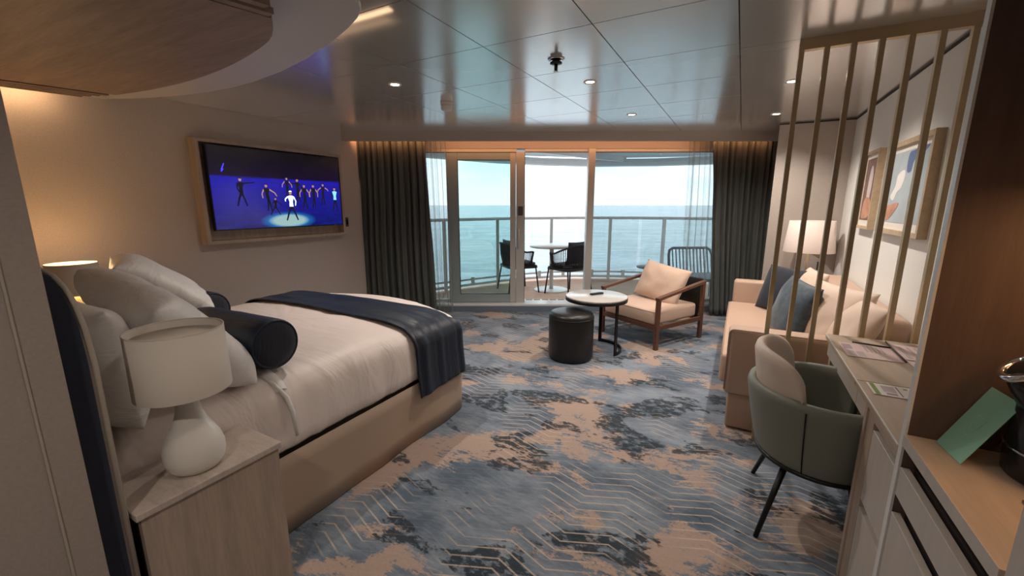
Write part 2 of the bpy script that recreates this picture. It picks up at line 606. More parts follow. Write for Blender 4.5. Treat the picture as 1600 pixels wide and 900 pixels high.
# main ceiling: backing sheet and panels
ceil = struct(obj('ceiling', prism([(XL, -2.0), (XR, -2.0), (XR, 5.44), (.30, 5.9)] + [tuple(RW(3.18, 5.14)[:2]), tuple(RW(-2.03, 5.14)[:2])], H + .012, H + .06), 'recess_dark'))
def clip_poly(poly, a, b, c):
    """keep the part with a*x+b*y<=c"""
    out = []
    n = len(poly)
    for i in range(n):
        p, q = poly[i], poly[(i + 1) % n]
        dp, dq = a * p[0] + b * p[1] - c, a * q[0] + b * q[1] - c
        if dp <= 0:
            out.append(p)
        if dp * dq < 0:
            t = dp / (dp - dq)
            out.append((p[0] + t * (q[0] - p[0]), p[1] + t * (q[1] - p[1])))
    return out
xs = [-2.535, -1.925, -1.315, -.705, -.092]
ys = [-2.0, -1.53, -.92, -.32, .29, .89, 1.49, 2.095, 2.70, 3.305, 3.91, 4.515, 5.12, 5.72]
GAP = .0028
Fx, Fy = -math.sin(PSI), math.cos(PSI)
def ceiling_panel(x0, x1, y0, y1, m='ceiling_metal'):
    poly = [(x0 + GAP, y0 + GAP), (x1 - GAP, y0 + GAP), (x1 - GAP, y1 - GAP), (x0 + GAP, y1 - GAP)]
    poly = clip_poly(poly, Fx, Fy, 5.135)
    if len(poly) > 2:
        obj('ceiling_panel', prism(poly, H, H + .012), m, ceil)
for i in range(4):
    for j in range(len(ys) - 1):
        ceiling_panel(xs[i], xs[i + 1], ys[j], ys[j + 1])
ceiling_panel(xs[4], XR, -2.0, 2.79)
ceiling_panel(xs[4], XR, 2.79, 6.3)
ceiling_panel(XL, xs[0], -2.0, 2.70)
ceiling_panel(XL, xs[0], 2.70, 5.2)
# lowered ceiling over the bed, with a cove gap above its rim
disc = [(-4.2, 1.44), (-4.0, 1.53), (-3.8, 1.60), (-3.55, 1.665), (-3.3, 1.705), (-3.05, 1.718), (-2.8, 1.712), (-2.43, 1.665), (-2.1, 1.592), (-1.78, 1.497), (-1.6, 1.432), (-1.48, 1.378), (-1.41, 1.335), (-1.365, 1.285), (-1.34, 1.22), (-1.335, 1.14), (-1.335, .30), (-4.2, .30)]
struct(obj('ceiling_bed_recess', prism(disc, 2.20, 2.225), 'ceiling_matt', bevel=.004))
inner = [(-2.75 + (x + 2.75) * .95, y - .10) for x, y in disc[:-2]] + [(-1.42, .305), (-4.0, .305)]
inner = [(max(x, -4.15), max(y, .305)) for x, y in inner]
struct(obj('ceiling_cove', prism(inner, 2.225, H), 'ceiling_matt'))
area_light('cove_led', (-2.4, 1.60, 2.238), (PI, 0, 0), 1.8, .04, .35, (1, .62, .36))
area_light('cove_led_corner', (-1.352, .95, 2.238), (PI, 0, 0), .03, .6, .3, (1, .62, .36))
# wooden canopy
def arc_y(x):
    return 1.315 - ((x + 2.78) ** 2) / (2 * 3.7) - max(0, abs(x + 2.78) - .95) ** 2 * .9
SH = .26                 # the slats run slightly off the room's length
cx = [-3.47 + 1.90 * i / 26 for i in range(27)]
canopy = thing('canopy', 'curved wooden ceiling canopy with stepped slats above the bed head', 'canopy', (0, 0, 0))
yl, yr = arc_y(cx[0]), arc_y(cx[-1])
obj('board', prism([(x, arc_y(x)) for x in cx] + [(cx[-1] - SH * (yr - .31), .31), (cx[0] - SH * (yl - .31), .31)], 2.105, 2.145), 'canopy_wood', canopy)
def canopy_slat(x, y, wd):
    """one slat ending at (x, y), running back to the headboard wall"""
    xb = x - SH * (y - .31)
    obj('slat', prism([(x, y), (x + wd, y), (xb + wd, .31), (xb, .31)], 2.101, 2.122), 'canopy_wood', canopy)
for i in range(4):
    canopy_slat(cx[0] - .058 * (i + 1), yl - .022 * (i + 1), .034)
for i in range(5):
    x = cx[-1] + .016 + .05 * i
    canopy_slat(x, arc_y(x) - .01, .034)
obj('hanger', box(-3.5, -1.75, .31, .95, 2.145, 2.2), 'canopy_wood', canopy)
area_light('canopy_led', (-4.06, .72, 2.185), (0, PI / 2 - .25, 0), .02, .85, 1.1, (1, .60, .30))
# ------------------------------------------------------------------ window wall (built in its own frame, turned by PSI)
WR = (0, 0, PSI)
def wbox(name, r0, r1, w0, w1, z0, z1, m, parent=None, bevel=0):
    return obj(name, box(r0, r1, w0, w1, z0, z1), m, parent, rot=(WR if parent is None else (0, 0, 0)), bevel=bevel)
struct(wbox('trim_4', -2.035, 3.19, 5.12, 5.16, 2.176, H + .02, 'wall_taupe'))               # pelmet
struct(wbox('ceiling_curtain_pocket', -2.3, 3.4, 5.16, 5.75, 2.262, 2.30, 'wall_beige'))
struct(wbox('wall_window_header', -2.3, 3.6, 5.64, 5.76, 2.155, 2.262, 'wall_beige'))
struct(wbox('wall_window_left', -2.4, -1.62, 5.56, 5.76, 0, 2.262, 'wall_taupe'))
struct(wbox('wall_window_right', 2.95, 3.6, 5.56, 5.76, 0, 2.262, 'wall_taupe'))
struct(wbox('trim_5', -1.62, 2.95, 5.54, 5.70, -.02, .075, 'riser_blue'))                      # carpeted riser
struct(wbox('trim_6', -1.62, 2.95, 5.545, 5.80, .075, .105, 'sill_white', bevel=.006))         # sill
def led(name, r, wd, z, sr, sw, power, col, tilt):
    o = area_light(name, RW(r, wd, z), (0, 0, 0), sr, sw, power, col)
    o.rotation_euler = (tilt, 0, PSI)
    return o
led('curtain_led', .6, 5.20, 2.215, 5.0, .03, 6, (1, .42, .16), math.radians(105))
# frames
win = thing('window_1', 'fixed left window pane behind the sliding door', 'window', (0, 0, 0), PSI, kind='structure')
wbox('head_rail', -1.62, .06, 5.66, 5.73, 2.115, 2.157, 'frame_alu', win)
wbox('bottom_rail', -1.62, .06, 5.70, 5.75, .105, .14, 'frame_alu', win)
wbox('jamb', -1.62, -1.57, 5.66, 5.75, .14, 2.115, 'frame_alu', win)
wbox('jamb', .055, .165, 5.64, 5.75, .105, 2.115, 'frame_alu', win)
wbox('gasket', .165, .172, 5.66, 5.74, .105, 2.115, 'gasket', win)
wbox('gasket', -1.57, .055, 5.668, 5.674, 2.105, 2.115, 'gasket', win)
wbox('pane', -1.57, .055, 5.722, 5.730, .14, 2.115, 'glass_pane', win)
dr = thing('door_1', 'grey framed sliding glass door slid open to the left', 'door', (0, 0, 0), PSI, kind='structure')
wbox('stile', -.865, -.715, 5.65, 5.69, .11, 2.105, 'frame_door', dr, .004)
wbox('stile', -.025, .05, 5.65, 5.69, .11, 2.105, 'frame_alu', dr, .004)
wbox('top_rail', -.715, -.025, 5.65, 5.69, 2.015, 2.105, 'frame_door', dr, .004)
wbox('bottom_rail', -.715, -.025, 5.65, 5.69, .11, .225, 'frame_door', dr, .004)
wbox('pane', -.715, -.025, 5.667, 5.675, .225, 2.015, 'glass_door', dr)
wbox('gasket', -.715, -.708, 5.648, 5.668, .225, 2.015, 'gasket', dr)
wbox('gasket', -.715, -.025, 5.648, 5.668, .225, .232, 'gasket', dr)
wbox('gasket', -.715, -.025, 5.648, 5.668, 2.008, 2.015, 'gasket', dr)
obj('handle', tube([(.09, 5.638, .86), (.09, 5.605, .88), (.09, 5.605, 1.10), (.09, 5.638, 1.12)], .009, 8), 'frame_alu', dr, True)
obj('lock_plate', box(.080, .145, 5.632, 5.640, 1.30, 1.42), 'plastic_grey', dr)
w2 = thing('window_2', 'wide fixed window pane right of the open doorway', 'window', (0, 0, 0), PSI, kind='structure')
wbox('mullion', .995, 1.085, 5.62, 5.75, .105, 2.157, 'frame_alu', w2, .004)
wbox('head_rail', .172, 2.95, 5.66, 5.73, 2.118, 2.157, 'sill_white', w2)
wbox('gasket', .172, 2.90, 5.655, 5.661, 2.108, 2.118, 'gasket', w2)
wbox('bottom_rail', 1.085, 2.95, 5.70, 5.75, .105, .14, 'frame_alu', w2)
wbox('jamb', 2.90, 2.95, 5.66, 5.75, .105, 2.118, 'frame_alu', w2)
wbox('pane', 1.085, 2.90, 5.722, 5.730, .14, 2.118, 'glass_pane', w2)
# floor grille in the open doorway
gr = thing('door_2', 'slotted metal threshold of the open doorway', 'threshold', (0, 0, 0), PSI, kind='structure')
wbox('plate', .172, .995, 5.75, 5.88, .085, .10, 'sill_white', gr)
for i in range(7):
    wbox('slot', .20 + .115 * i, .29 + .115 * i, 5.765, 5.865, .10, .102, 'plastic_grey', gr)
# ------------------------------------------------------------------ balcony
struct(obj('balcony_deck', prism([tuple(p) for p in [(-2.6, 5.72), (4.4, 5.72), (4.4, 7.0), (3.6, 7.75), (2.9, 8.02), (2.0, 8.22), (1.2, 8.25), (.4, 8.08), (-.3, 7.72), (-1.1, 7.05), (-2.0, 6.2), (-2.6, 5.75)]], -.06, 0.0), 'deck', rot=WR))
struct(obj('balcony_ceiling', prism([(-3.0, 5.76), (4.8, 5.76), (4.8, 8.3), (2.0, 8.75), (-.3, 8.2), (-1.4, 7.3), (-3.0, 6.0)], 2.36, 2.45), 'balcony_ceiling', rot=WR))
struct(obj('balcony_beam_outer', tube([(-2.6, 6.3, 2.29), (-1.3, 7.35, 2.28), (-.3, 8.05, 2.27), (.6, 8.40, 2.26), (1.6, 8.55, 2.25), (2.8, 8.40, 2.25), (4.2, 7.9, 2.25)], .075, 8), 'balcony_white', rot=WR))
struct(obj('balcony_beam', bar((-1.0, 5.8, 2.31), (2.2, 8.5, 2.31), .10, .10), 'balcony_white', rot=WR))
struct(obj('balcony_beam', bar((1.5, 5.8, 2.31), (4.2, 7.6, 2.31), .10, .10), 'balcony_white', rot=WR))
struct(obj('balcony_beam', bar((-2.4, 5.9, 2.32), (4.5, 5.9, 2.32), .10, .08), 'balcony_white', rot=WR))
RAILP = [(-2.3, 6.02), (-1.75, 6.46), (-1.12, 6.93), (-.26, 7.56), (.30, 7.86), (.755, 8.05), (1.25, 8.14), (1.9, 8.13), (2.45, 8.03), (2.86, 7.90), (3.5, 7.62), (4.2, 7.15)]
rail = thing('balcony_railing', 'curved white balcony railing with clear glass panels above the sea', 'railing', (0, 0, 0), PSI)
obj('handrail', tube([(x, y, 1.195) for x, y in RAILP], .027, 8), 'balcony_white', rail, True)
obj('bottom_rail', tube([(x, y, .15) for x, y in RAILP], .020, 8), 'balcony_white', rail, True)
obj('kick_rail', tube([(x, y, .06) for x, y in RAILP], .026, 8), 'balcony_white', rail, True)
for i in (0, 2, 3, 5, 7, 9, 11):
    x, y = RAILP[i]
    obj('post', box(x - .027, x + .027, y - .03, y + .03, 0, 1.18), 'balcony_white', rail)
for i in range(len(RAILP) - 1):
    (x0, y0), (x1, y1) = RAILP[i], RAILP[i + 1]
    a = Vector((x0, y0, 0))
    b = Vector((x1, y1, 0))
    t = (b - a).normalized() * .03
    obj('pane', bar(a + t + Vector((0, 0, .67)), b - t + Vector((0, 0, .67)), .008, 1.0), 'glass_rail', rail)
    m_ = (a + b) / 2
    obj('clamp', box(m_.x - .03, m_.x + .03, m_.y - .03, m_.y + .03, .05, .19), 'balcony_white', rail)
# sea
bm = bmesh.new()
R0 = 14000
vs = [bm.verts.new((x, y, -17)) for x, y in ((-R0, -R0), (R0, -R0), (R0, R0), (-R0, R0))]
bm.faces.new(vs)
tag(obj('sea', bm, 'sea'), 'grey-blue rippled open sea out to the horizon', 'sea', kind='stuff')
# balcony furniture (in the turned frame)
bt = thing('bistro_table', 'round white pedestal table between the two balcony chairs', 'table', RW(.675, 7.05), PSI)
obj('table_top', lathe([(.36, .735), (.375, .745), (.375, .765), (.365, .775)], 40), 'table_white', bt, True)
obj('column', lathe([(.035, .02), (.035, .735)], 16), 'table_white', bt, True)
obj('base', lathe([(.29, 0), (.295, .008), (.28, .016), (.06, .026)], 40), 'table_white', bt, True)
def balcony_chair(label, loc, rz):
    t = thing('woven_chair', label, 'chair', loc, rz, 'rope armchairs on the balcony')
    t.scale = (1.14, 1.14, 1.04)
    # faces local -y; seat 0.44
    def rim(a):      # top rim of the wraparound arm/back, a from -1 (left front) to 1 (right front)
        th = a * 2.15
        x = .285 * math.sin(th) * (1.0 if abs(a) < .6 else 1.0)
        y = .26 * math.cos(th)
        z = .66 + .13 * max(0, math.cos(th)) ** 1.0
        return Vector((x, y, z))
    def low(a):
        th = a * 2.15
        return Vector((.245 * math.sin(th), .215 * math.cos(th), .43))
    N = 40
    obj('rim', tube([low(-1)] + [rim(-1 + 2 * i / N) for i in range(N + 1)] + [low(1)], .014, 8), 'rope', t, True)
    bm = bmesh.new()
    for i in range(1, 46):
        a = -1 + 2 * i / 46
        tube([low(a), (low(a) + rim(a)) / 2 + Vector((math.sin(a * 2.15), math.cos(a * 2.15), 0)) * .012, rim(a)], .0062, 5, bm)
    tag(obj('rope_weave', bm, 'rope', t, True), kind='stuff')
    obj('seat', prism(rounded_rect(-.245, .245, -.235, .215, .09), .405, .435), 'rope', t, bevel=.008)
    obj('cushion', prism(rounded_rect(-.225, .225, -.215, .195, .09), .435, .48), 'cushion_dark', t, True, bevel=.02, seg=3)
    bk = obj('back_cushion', pillow_bm(.38, .36, .09, 3, 14), 'cushion_dark', t, True, loc=(0, .14, .66), rot=(-.16, 0, 0))
    for sx in (-1, 1):
        obj('leg', tube([(sx * .215, -.19, .43), (sx * .25, -.23, 0)], .011, 8), 'black_metal', t, True)
        obj('leg', tube([(sx * .20, .18, .43), (sx * .235, .24, 0)], .011, 8), 'black_metal', t, True)
    obj('seat_frame', tube([(x, y, .405) for x, y in rounded_rect(-.245, .245, -.235, .215, .09, 4)], .010, 6, closed=True), 'black_metal', t, True)
    return t
balcony_chair('dark rope armchair on the balcony seen from behind, right of the white table', RW(.93, 6.72), PSI + math.radians(-143))
balcony_chair('dark rope armchair on the balcony half hidden by the door frame', RW(.10, 7.0), PSI + math.radians(112))
lo = thing('balcony_lounger', 'grey slatted balcony chair behind the sheer curtain', 'chair', RW(2.85, 6.55), PSI + .1)
obj('back_frame', tube([(-.36, .0, .38), (-.36, .06, .66), (-.34, .09, .73), (-.29, .10, .765), (.29, .10, .765), (.34, .09, .73), (.36, .06, .66), (.36, 0, .38)], .022, 8), 'chair_grey', lo, True)
for i in range(11):
    x = -.29 + .058 * i
    obj('slat', bar((x, 0, .38), (x, .10, .765), .03, .008, up=(1, 0, 0)), 'chair_grey', lo)
obj('seat', box(-.36, .36, -.6, .02, .34, .38), 'chair_grey', lo, bevel=.01)
for sx in (-1, 1):
    for y in (-.56, -.02):
        obj('leg', box(sx * .34 - .02, sx * .34 + .02, y - .02, y + .02, 0, .34), 'chair_grey', lo)
st = thing('balcony_side_table', 'small round grey side table behind the peach armchair cushion', 'table', RW(2.25, 6.75), PSI)
obj('table_top', lathe([(.20, .43), (.205, .445), (.20, .455)], 28), 'chair_grey', st, True)
obj('column', lathe([(.02, .01), (.02, .43)], 10), 'black_metal', st, True)
obj('base', lathe([(.15, 0), (.15, .008), (.03, .014)], 24), 'black_metal', st, True)
# ------------------------------------------------------------------ curtains
def curtain(name, label, tops, bots, wd, amp, folds, m, seed, z1=2.255, z0=.02, nu=160, nv=26):
    r = random.Random(seed)
    ph = [r.uniform(0, 6.28) for _ in range(4)]
    def fn(u, v):
        z = z0 + (z1 - z0) * v
        r0 = bots[0] + (tops[0] - bots[0]) * v
        r1 = bots[1] + (tops[1] - bots[1]) * v
        uu = u + .012 * math.sin(5 * v + ph[2]) + .006 * math.sin(17 * u + ph[3])
        a = 2 * PI * folds * uu
        yy = amp * (math.sin(a + ph[0]) + .35 * math.sin(2.3 * a + ph[1]) + .25 * math.sin(.45 * a)) * (.75 + .25 * (1 - v))
        rr = r0 + (r1 - r0) * u + amp * .35 * math.cos(a + ph[0])
        return Vector((rr, wd + yy, z))
    o = obj(name, grid(fn, nu, nv), m, None, True, rot=WR)
    sd = o.modifiers.new('thick', 'SOLIDIFY')
    sd.thickness = .002
    if m == 'sheer':
        o.modifiers.remove(sd)
    tag(o, label, 'curtain')
    return o
curtain('blackout_curtain', 'dark pleated curtain on the left of the window, beside the television', (-2.07, -1.06), (-2.12, -1.0), 5.33, .040, 13, 'curtain_dark', 2)
curtain('blackout_curtain', 'dark pleated curtain on the right of the window, behind the armchair', (2.45, 3.22), (2.62, 3.24), 5.33, .040, 10, 'curtain_dark', 5)
curtain('sheer_curtain', 'gathered sheer curtain at the left end of the window', (-1.16, -.84), (-1.10, -.80), 5.47, .030, 5, 'sheer', 8)
curtain('sheer_curtain', 'gathered sheer curtain at the right end of the window', (2.24, 2.72), (2.28, 2.9), 5.47, .030, 7, 'sheer', 9)
# ------------------------------------------------------------------ ceiling fittings
def downlight(x, y, label, power=9):
    t = thing('downlight', label, 'downlight', (x, y, H), 0, 'recessed ceiling downlights')
    obj('ring', lathe([(.030, -.002), (.042, -.006), (.046, -.003), (.046, .0)], 28, cap=False), 'plastic_white', t, True)
    obj('lens', lathe([(.030, -.0015), (.0295, -.001)], 24), 'downlight_glow', t, True)
    d = bpy.data.lights.new('downlight_beam', 'SPOT')
    d.energy = power
    d.color = (1, .88, .78)
    d.spot_size = math.radians(140)
    d.spot_blend = .8
    d.shadow_soft_size = .03
    o = bpy.data.objects.new('downlight_beam', d)
    C.objects.link(o)
    o.location = (x, y, H - .012)
for a in ((-2.254, 2.404, 'small recessed downlight in the ceiling over the foot of the bed'),
          (-1.013, 3.006, 'recessed downlight nearest the sprinkler in the tiled ceiling'),
          (-1.004, 4.229, 'recessed downlight in the tiled ceiling close to the window'),
          (.224, 3.661, 'recessed downlight just left of the brass screen top'),
          (.201, 4.851, 'recessed downlight by the wall near the right curtain')):
    downlight(*a, power=46)
downlight(-.45, -.6, 'unseen fill downlight added over the entrance passage', 30)  # out of view behind the camera, added to light the foreground
downlight(-.45, .75, 'unseen fill downlight added overhead between the bed and the wardrobe', 9)  # another unseen fixture, added as fill for the near end of the room
sd = thing('smoke_detector', 'white round smoke detector on the ceiling tiles', 'detector', (-2.254, 3.006, H))
obj('base', lathe([(.052, -.022), (.052, 0)], 28), 'plastic_white', sd, True)
obj('head', lathe([(.036, -.066), (.047, -.058), (.048, -.026), (.040, -.022)], 28), 'plastic_white', sd, True)
spk = thing('sprinkler', 'dark fire sprinkler head hanging from the ceiling tiles', 'sprinkler', (-1.041, 2.46, H))
obj('escutcheon', lathe([(.050, -.003), (.046, -.006), (.030, -.010)], 28), 'chrome', spk, True)
obj('cup', lathe([(.018, -.012), (.034, -.018), (.036, -.026), (.020, -.030)], 24), 'black_metal', spk, True)
obj('nozzle', lathe([(.008, -.066), (.010, -.060), (.011, -.028)], 12), 'black_metal', spk, True)
obj('deflector', lathe([(.014, -.070), (.014, -.067)], 12), 'chrome', spk, True)
# ------------------------------------------------------------------ television niche
fr = thing('wall_niche', 'pale wooden box frame around the television on the left wall', 'niche', (XL, 0, 0))
Y0, Y1, Z0, Z1, D = 1.945, 3.425, 1.092, 2.0, .105
obj('side', box(0, D, Y0, Y0 + .03, Z0, Z1), 'oak_tall', fr)
obj('side', box(0, D, Y1 - .03, Y1, Z0, Z1), 'oak_tall', fr)
obj('top', box(0, D, Y0 + .03, Y1 - .03, Z1 - .03, Z1), 'oak_tall', fr)
obj('bottom', box(0, D, Y0 + .03, Y1 - .03, Z0, Z0 + .03), 'oak_tall', fr)
obj('back', box(0.001, .008, Y0 + .03, Y1 - .03, Z0 + .03, Z1 - .03), 'oak_tall', fr)
tv = thing('television', 'wall television showing dancers on a blue lit stage', 'television', (-4.075, 2.02, 1.222), math.radians(0))
obj('body', box(-.045, -.004, -.008, 1.348, -.010, .733), 'plastic_black', tv, bevel=.004)
obj('bracket', box(-.118, -.045, .45, .85, .2, .5), 'plastic_grey', tv)
obj('screen', box(-.004, 0.0, 0, 1.34, 0, .725), 'screen', tv)
pic = bmesh.new()
def flush_figure(name):
    global pic
    tag(obj(name, pic, PM, tv), kind='stuff')
    pic = bmesh.new()
PM = ['pic_black', 'pic_skin', 'pic_white', 'pic_cyan', 'pic_logo']
def pp(pts, mi, d=.0008):
    f = pic.faces.new([pic.verts.new((d, y * 1.34, z * .725)) for y, z in pts])
    f.material_index = mi
def limb(a, b, wd, mi, d=.0008):
    dy, dz = (b[0] - a[0]) * 1.34, (b[1] - a[1]) * .725
    L = math.hypot(dy, dz)
    ny, nz = -dz / L * wd / 2 / 1.34, dy / L * wd / 2 / .725
    pp([(a[0] + ny, a[1] + nz), (a[0] - ny, a[1] - nz), (b[0] - ny * .7, b[1] - nz * .7), (b[0] + ny * .7, b[1] + nz * .7)], mi, d)
def dancer(y, z, s, top=0, lean=0.0, spread=.5, arms=((-.3, -.3), (.3, -.3)), armm=1):
    """y,z: feet centre in screen fractions; s: height in screen fractions"""
    w_ = s * .54                     # the same length measured along the screen's width
    hip = (y + lean * w_ * .3, z + s * .48)
    sh = (y + lean * w_ * .6, z + s * .82)
    knee = .5
    a = s * .725
    for sg in (-1, 1):
        limb(hip, (y + sg * spread * w_ * .13, z + s * .25), a * .085, 0)
        limb((y + sg * spread * w_ * .13, z + s * .25), (y + sg * spread * w_ * .24, z), a * .065, 0)
    pp([(hip[0] - .075 * w_, hip[1] - .02 * s), (hip[0] + .075 * w_, hip[1] - .02 * s), (sh[0] + .06 * w_, hip[1] + s * .14), (sh[0] + .115 * w_, sh[1] - .02 * s), (sh[0] + .05 * w_, sh[1] + .01 * s), (sh[0] - .05 * w_, sh[1] + .01 * s), (sh[0] - .115 * w_, sh[1] - .02 * s), (sh[0] - .06 * w_, hip[1] + s * .14)], top, .0012)
    for k_, (dx, dz) in enumerate(arms):
        s0 = (sh[0] + (.10 if k_ else -.10) * w_, sh[1] - .03 * s)
        el = (s0[0] + dx * w_ * .45 + (.05 if k_ else -.05) * w_, s0[1] + dz * s * .5)
        limb(s0, el, a * .055, armm, .0010)
        limb(el, (s0[0] + dx * w_ * .8, s0[1] + dz * s), a * .045, armm, .0010)
    hc = (sh[0] + lean * w_ * .1, sh[1] + s * .10)
    pp([(hc[0] + .052 * w_ * math.cos(t * PI / 6), hc[1] + .068 * s * math.sin(t * PI / 6)) for t in range(12)], 1, .0016)
    pp([(hc[0] + .058 * w_ * math.cos(t * PI / 5), hc[1] + .03 * s + .045 * s * math.sin(t * PI / 5)) for t in range(6)], 2 if top == 2 else 0, .002)
dancer(.185, .285, .36, 0, .0, .7, ((.05, -.32), (.5, .05)), 0)
flush_figure('screen_figure')
dancer(.375, .22, .36, 0, -.1, .3, ((-.08, -.33), (.35, -.25)))
flush_figure('screen_figure')
dancer(.415, .165, .235, 0, .08, 1.2, ((-.1, -.4), (.35, -.3)), 0)
flush_figure('screen_figure')
dancer(.525, .40, .28, 0, .0, .4, ((-.2, -.3), (.2, -.3)))
flush_figure('screen_figure')
dancer(.61, .33, .34, 0, .0, .3, ((-.5, -.05), (.1, -.3)), 0)
flush_figure('screen_figure')
dancer(.665, .25, .345, 0, .0, .35, ((-.15, -.32), (.15, -.32)))
flush_figure('screen_figure')
dancer(.745, .255, .345, 0, .0, .3, ((-.1, -.33), (.12, -.33)))
flush_figure('screen_figure')
dancer(.83, .30, .32, 0, .05, .4, ((-.25, -.2), (.22, -.15)))
flush_figure('screen_figure')
dancer(.945, .21, .36, 3, .0, .5, ((-.06, -.3), (.15, .25)), 0)
flush_figure('screen_figure')
dancer(.545, .085, .415, 2, .0, .85, ((-.12, -.16), (.06, -.3)), 2)
flush_figure('screen_figure')
limb((.075, .72), (.095, .80), .012, 4)
limb((.072, .70), (.088, .735), .012, 4)
flush_figure('screen_mark')
obj('logo', box(0, .0015, 1.23, 1.26, -.008, -.004), 'chrome', tv)
sw = thing('wall_switch', 'small grey switch plate between television and curtain', 'switch', (XL, 3.53, 1.235))
obj('plate', box(0, .008, -.022, .022, -.055, .055), 'plastic_grey', sw, bevel=.002)
obj('button', box(.008, .011, -.014, .014, -.03, .03), 'plastic_black', sw)
# ------------------------------------------------------------------ bed
BX0, BX1, BY0, BYF = -3.40, -1.645, .40, 2.50
def bed_outline(N=44):
    """plan of the mattress: straight sides, bowed foot with round corners; counter-clockwise from head near side"""
    pts = []
    r = .20
    yc = 2.20
    for i in range(N):
        pts.append((BX1, BY0 + (yc - BY0) * i / N))
    for i in range(14):
        a = PI / 2 * i / 14
        pts.append((BX1 - r + r * math.cos(a), yc + r * math.sin(a)))
    for i in range(30):
        t = i / 30
        x = BX1 - r + (BX0 + r - BX1 + r) * t
        pts.append((x, yc + r + .17 * math.sin(PI * t) ** .8))
    for i in range(14):
        a = PI / 2 + PI / 2 * i / 14
        pts.append((BX0 + r + r * math.cos(a), yc + r + r * (math.sin(a) - 1)))
    for i in range(N):
        pts.append((BX0, yc + (BY0 - yc) * i / N))
    for i in range(24):
        pts.append((BX0 + (BX1 - BX0) * i / 24, BY0))
    return pts
RINGS = [(.012, .385), (0, .40), (-.004, .45), (0, .52), (.004, .575), (.018, .628), (.045, .664), (.085, .688), (.14, .702), (.22, .712), (.34, .720), (.50, .725), (.70, .727), (.82, .728)]
def bed_top(x, y):
    """height of the bedding at a point, from the nearest plan edge"""
    d = min(x - BX0, BX1 - x, (2.40 + .1 * math.sin(PI * min(1, max(0, (x - BX0) / (BX1 - BX0))))) - y)
    for (o0, z0), (o1, z1) in zip(RINGS[4:], RINGS[5:]):
        if d <= o1:
            return z0 + (z1 - z0) * max(0, (d - o0) / (o1 - o0))
    return .728
bed = thing('bed', 'large double bed with cream bedding and a beige skirt', 'bed', (0, 0, 0))
O = bed_outline()
bm = bmesh.new()
rings = []
cxm, cym = (BX0 + BX1) / 2, (BY0 + BYF) / 2
hx, hy = (BX1 - BX0) / 2, (BYF - BY0) / 2
for o_, z_ in RINGS:
    ring = []
    for x, y in O:
        sx, sy = 1 - o_ / hx, 1 - o_ / hy
        px, py = cxm + (x - cxm) * sx, cym + (y - cym) * sy
        wv = noise.noise(Vector((px * 3.0, py * 11, z_ * 3))) * .010 + noise.noise(Vector((px * 2, py * 26, 3))) * .005
        fold = wv * (1.0 if z_ > .5 else .8)
        nx, ny = (x - cxm) / hx, (y - cym) / hy
        if z_ < .66:
            side = 1 if abs(nx) > .9 else 0
            px += fold * 1.4 * (1 if nx > 0 else -1) * side
            py += fold * (0 if side else 1) * (1 if ny > 0 else 0)
            zz = z_ + noise.noise(Vector((px, py * 4, 8))) * .006
        else:
            zz = z_ + wv * .8
        # tuck line across the duvet's head end
        if y < .80 and z_ > .5:
            zz -= .012
        ring.append(bm.verts.new((px, py, zz)))
    rings.append(ring)
n = len(O)
for A, B in zip(rings, rings[1:]):
    for j in range(n):
        bm.faces.new((A[j], A[(j + 1) % n], B[(j + 1) % n], B[j]))
bm.faces.new(rings[-1])
bm.faces.new(rings[0][::-1])
obj('duvet', bm, 'duvet', bed, True)
# fold line: hem of the turned-down sheet near the head, over the near side
def hem(u, v):
    x = BX0 + .03 + (BX1 - BX0 - .06) * u
    y = .97 + .05 * v + .01 * math.sin(9 * u)
    return Vector((x, y, bed_top(x, y) + .006 + .010 * math.sin(PI * v)))
obj('sheet_fold', grid(hem, 60, 7), 'linen_white', bed, True)
obj('side_fold', tube([(BX1 + .010, 1.02, .44), (BX1 + .013, 1.01, .56), (BX1 - .002, 1.00, .625), (BX1 - .06, .985, .678), (BX1 - .14, .975, .706)], [.006, .009, .010, .010, .006], 8), 'linen_white', bed, True)
# box base (dark joint) and skirt
obj('base', box(BX0 + .03, BX1 - .025, .40, 2.27, .02, .40), 'recess_dark', bed)
sk = bmesh.new()
SO = rounded_rect(BX0, BX1 + .010, .40, 2.325, .075, 6)
def skirt_pts():
    out = []
    L = len(SO)
    for i in range(L):
        a, b = Vector(SO[i]), Vector(SO[(i + 1) % L])
        m_ = max(1, int((b - a).length / .03))
        for j in range(m_):
            out.append(a + (b - a) * j / m_)
    return out
SP = skirt_pts()
rr = []
for zi, z in enumerate((.372, .30, .2, .1, .006)):
    ring = []
    for p in SP:
        d = (p - Vector((cxm, 1.35)))
        d.normalize()
        q = noise.noise(Vector((p.x * 3, p.y * 3.2, 2))) * .022 * zi / 4
        ring.append(sk.verts.new((p.x + (q if abs(p.x - cxm) > .8 else 0) * (1 if p.x > cxm else -1), p.y + (q if p.y > 2.2 else 0), z)))
    rr.append(ring)
for A, B in zip(rr, rr[1:]):
    for j in range(len(SP)):
        sk.faces.new((A[j], A[(j + 1) % len(SP)], B[(j + 1) % len(SP)], B[j]))
o = obj('skirt', sk, 'skirt_beige', bed, True)
md = o.modifiers.new('t', 'SOLIDIFY')
md.thickness = .006
md.offset = -1
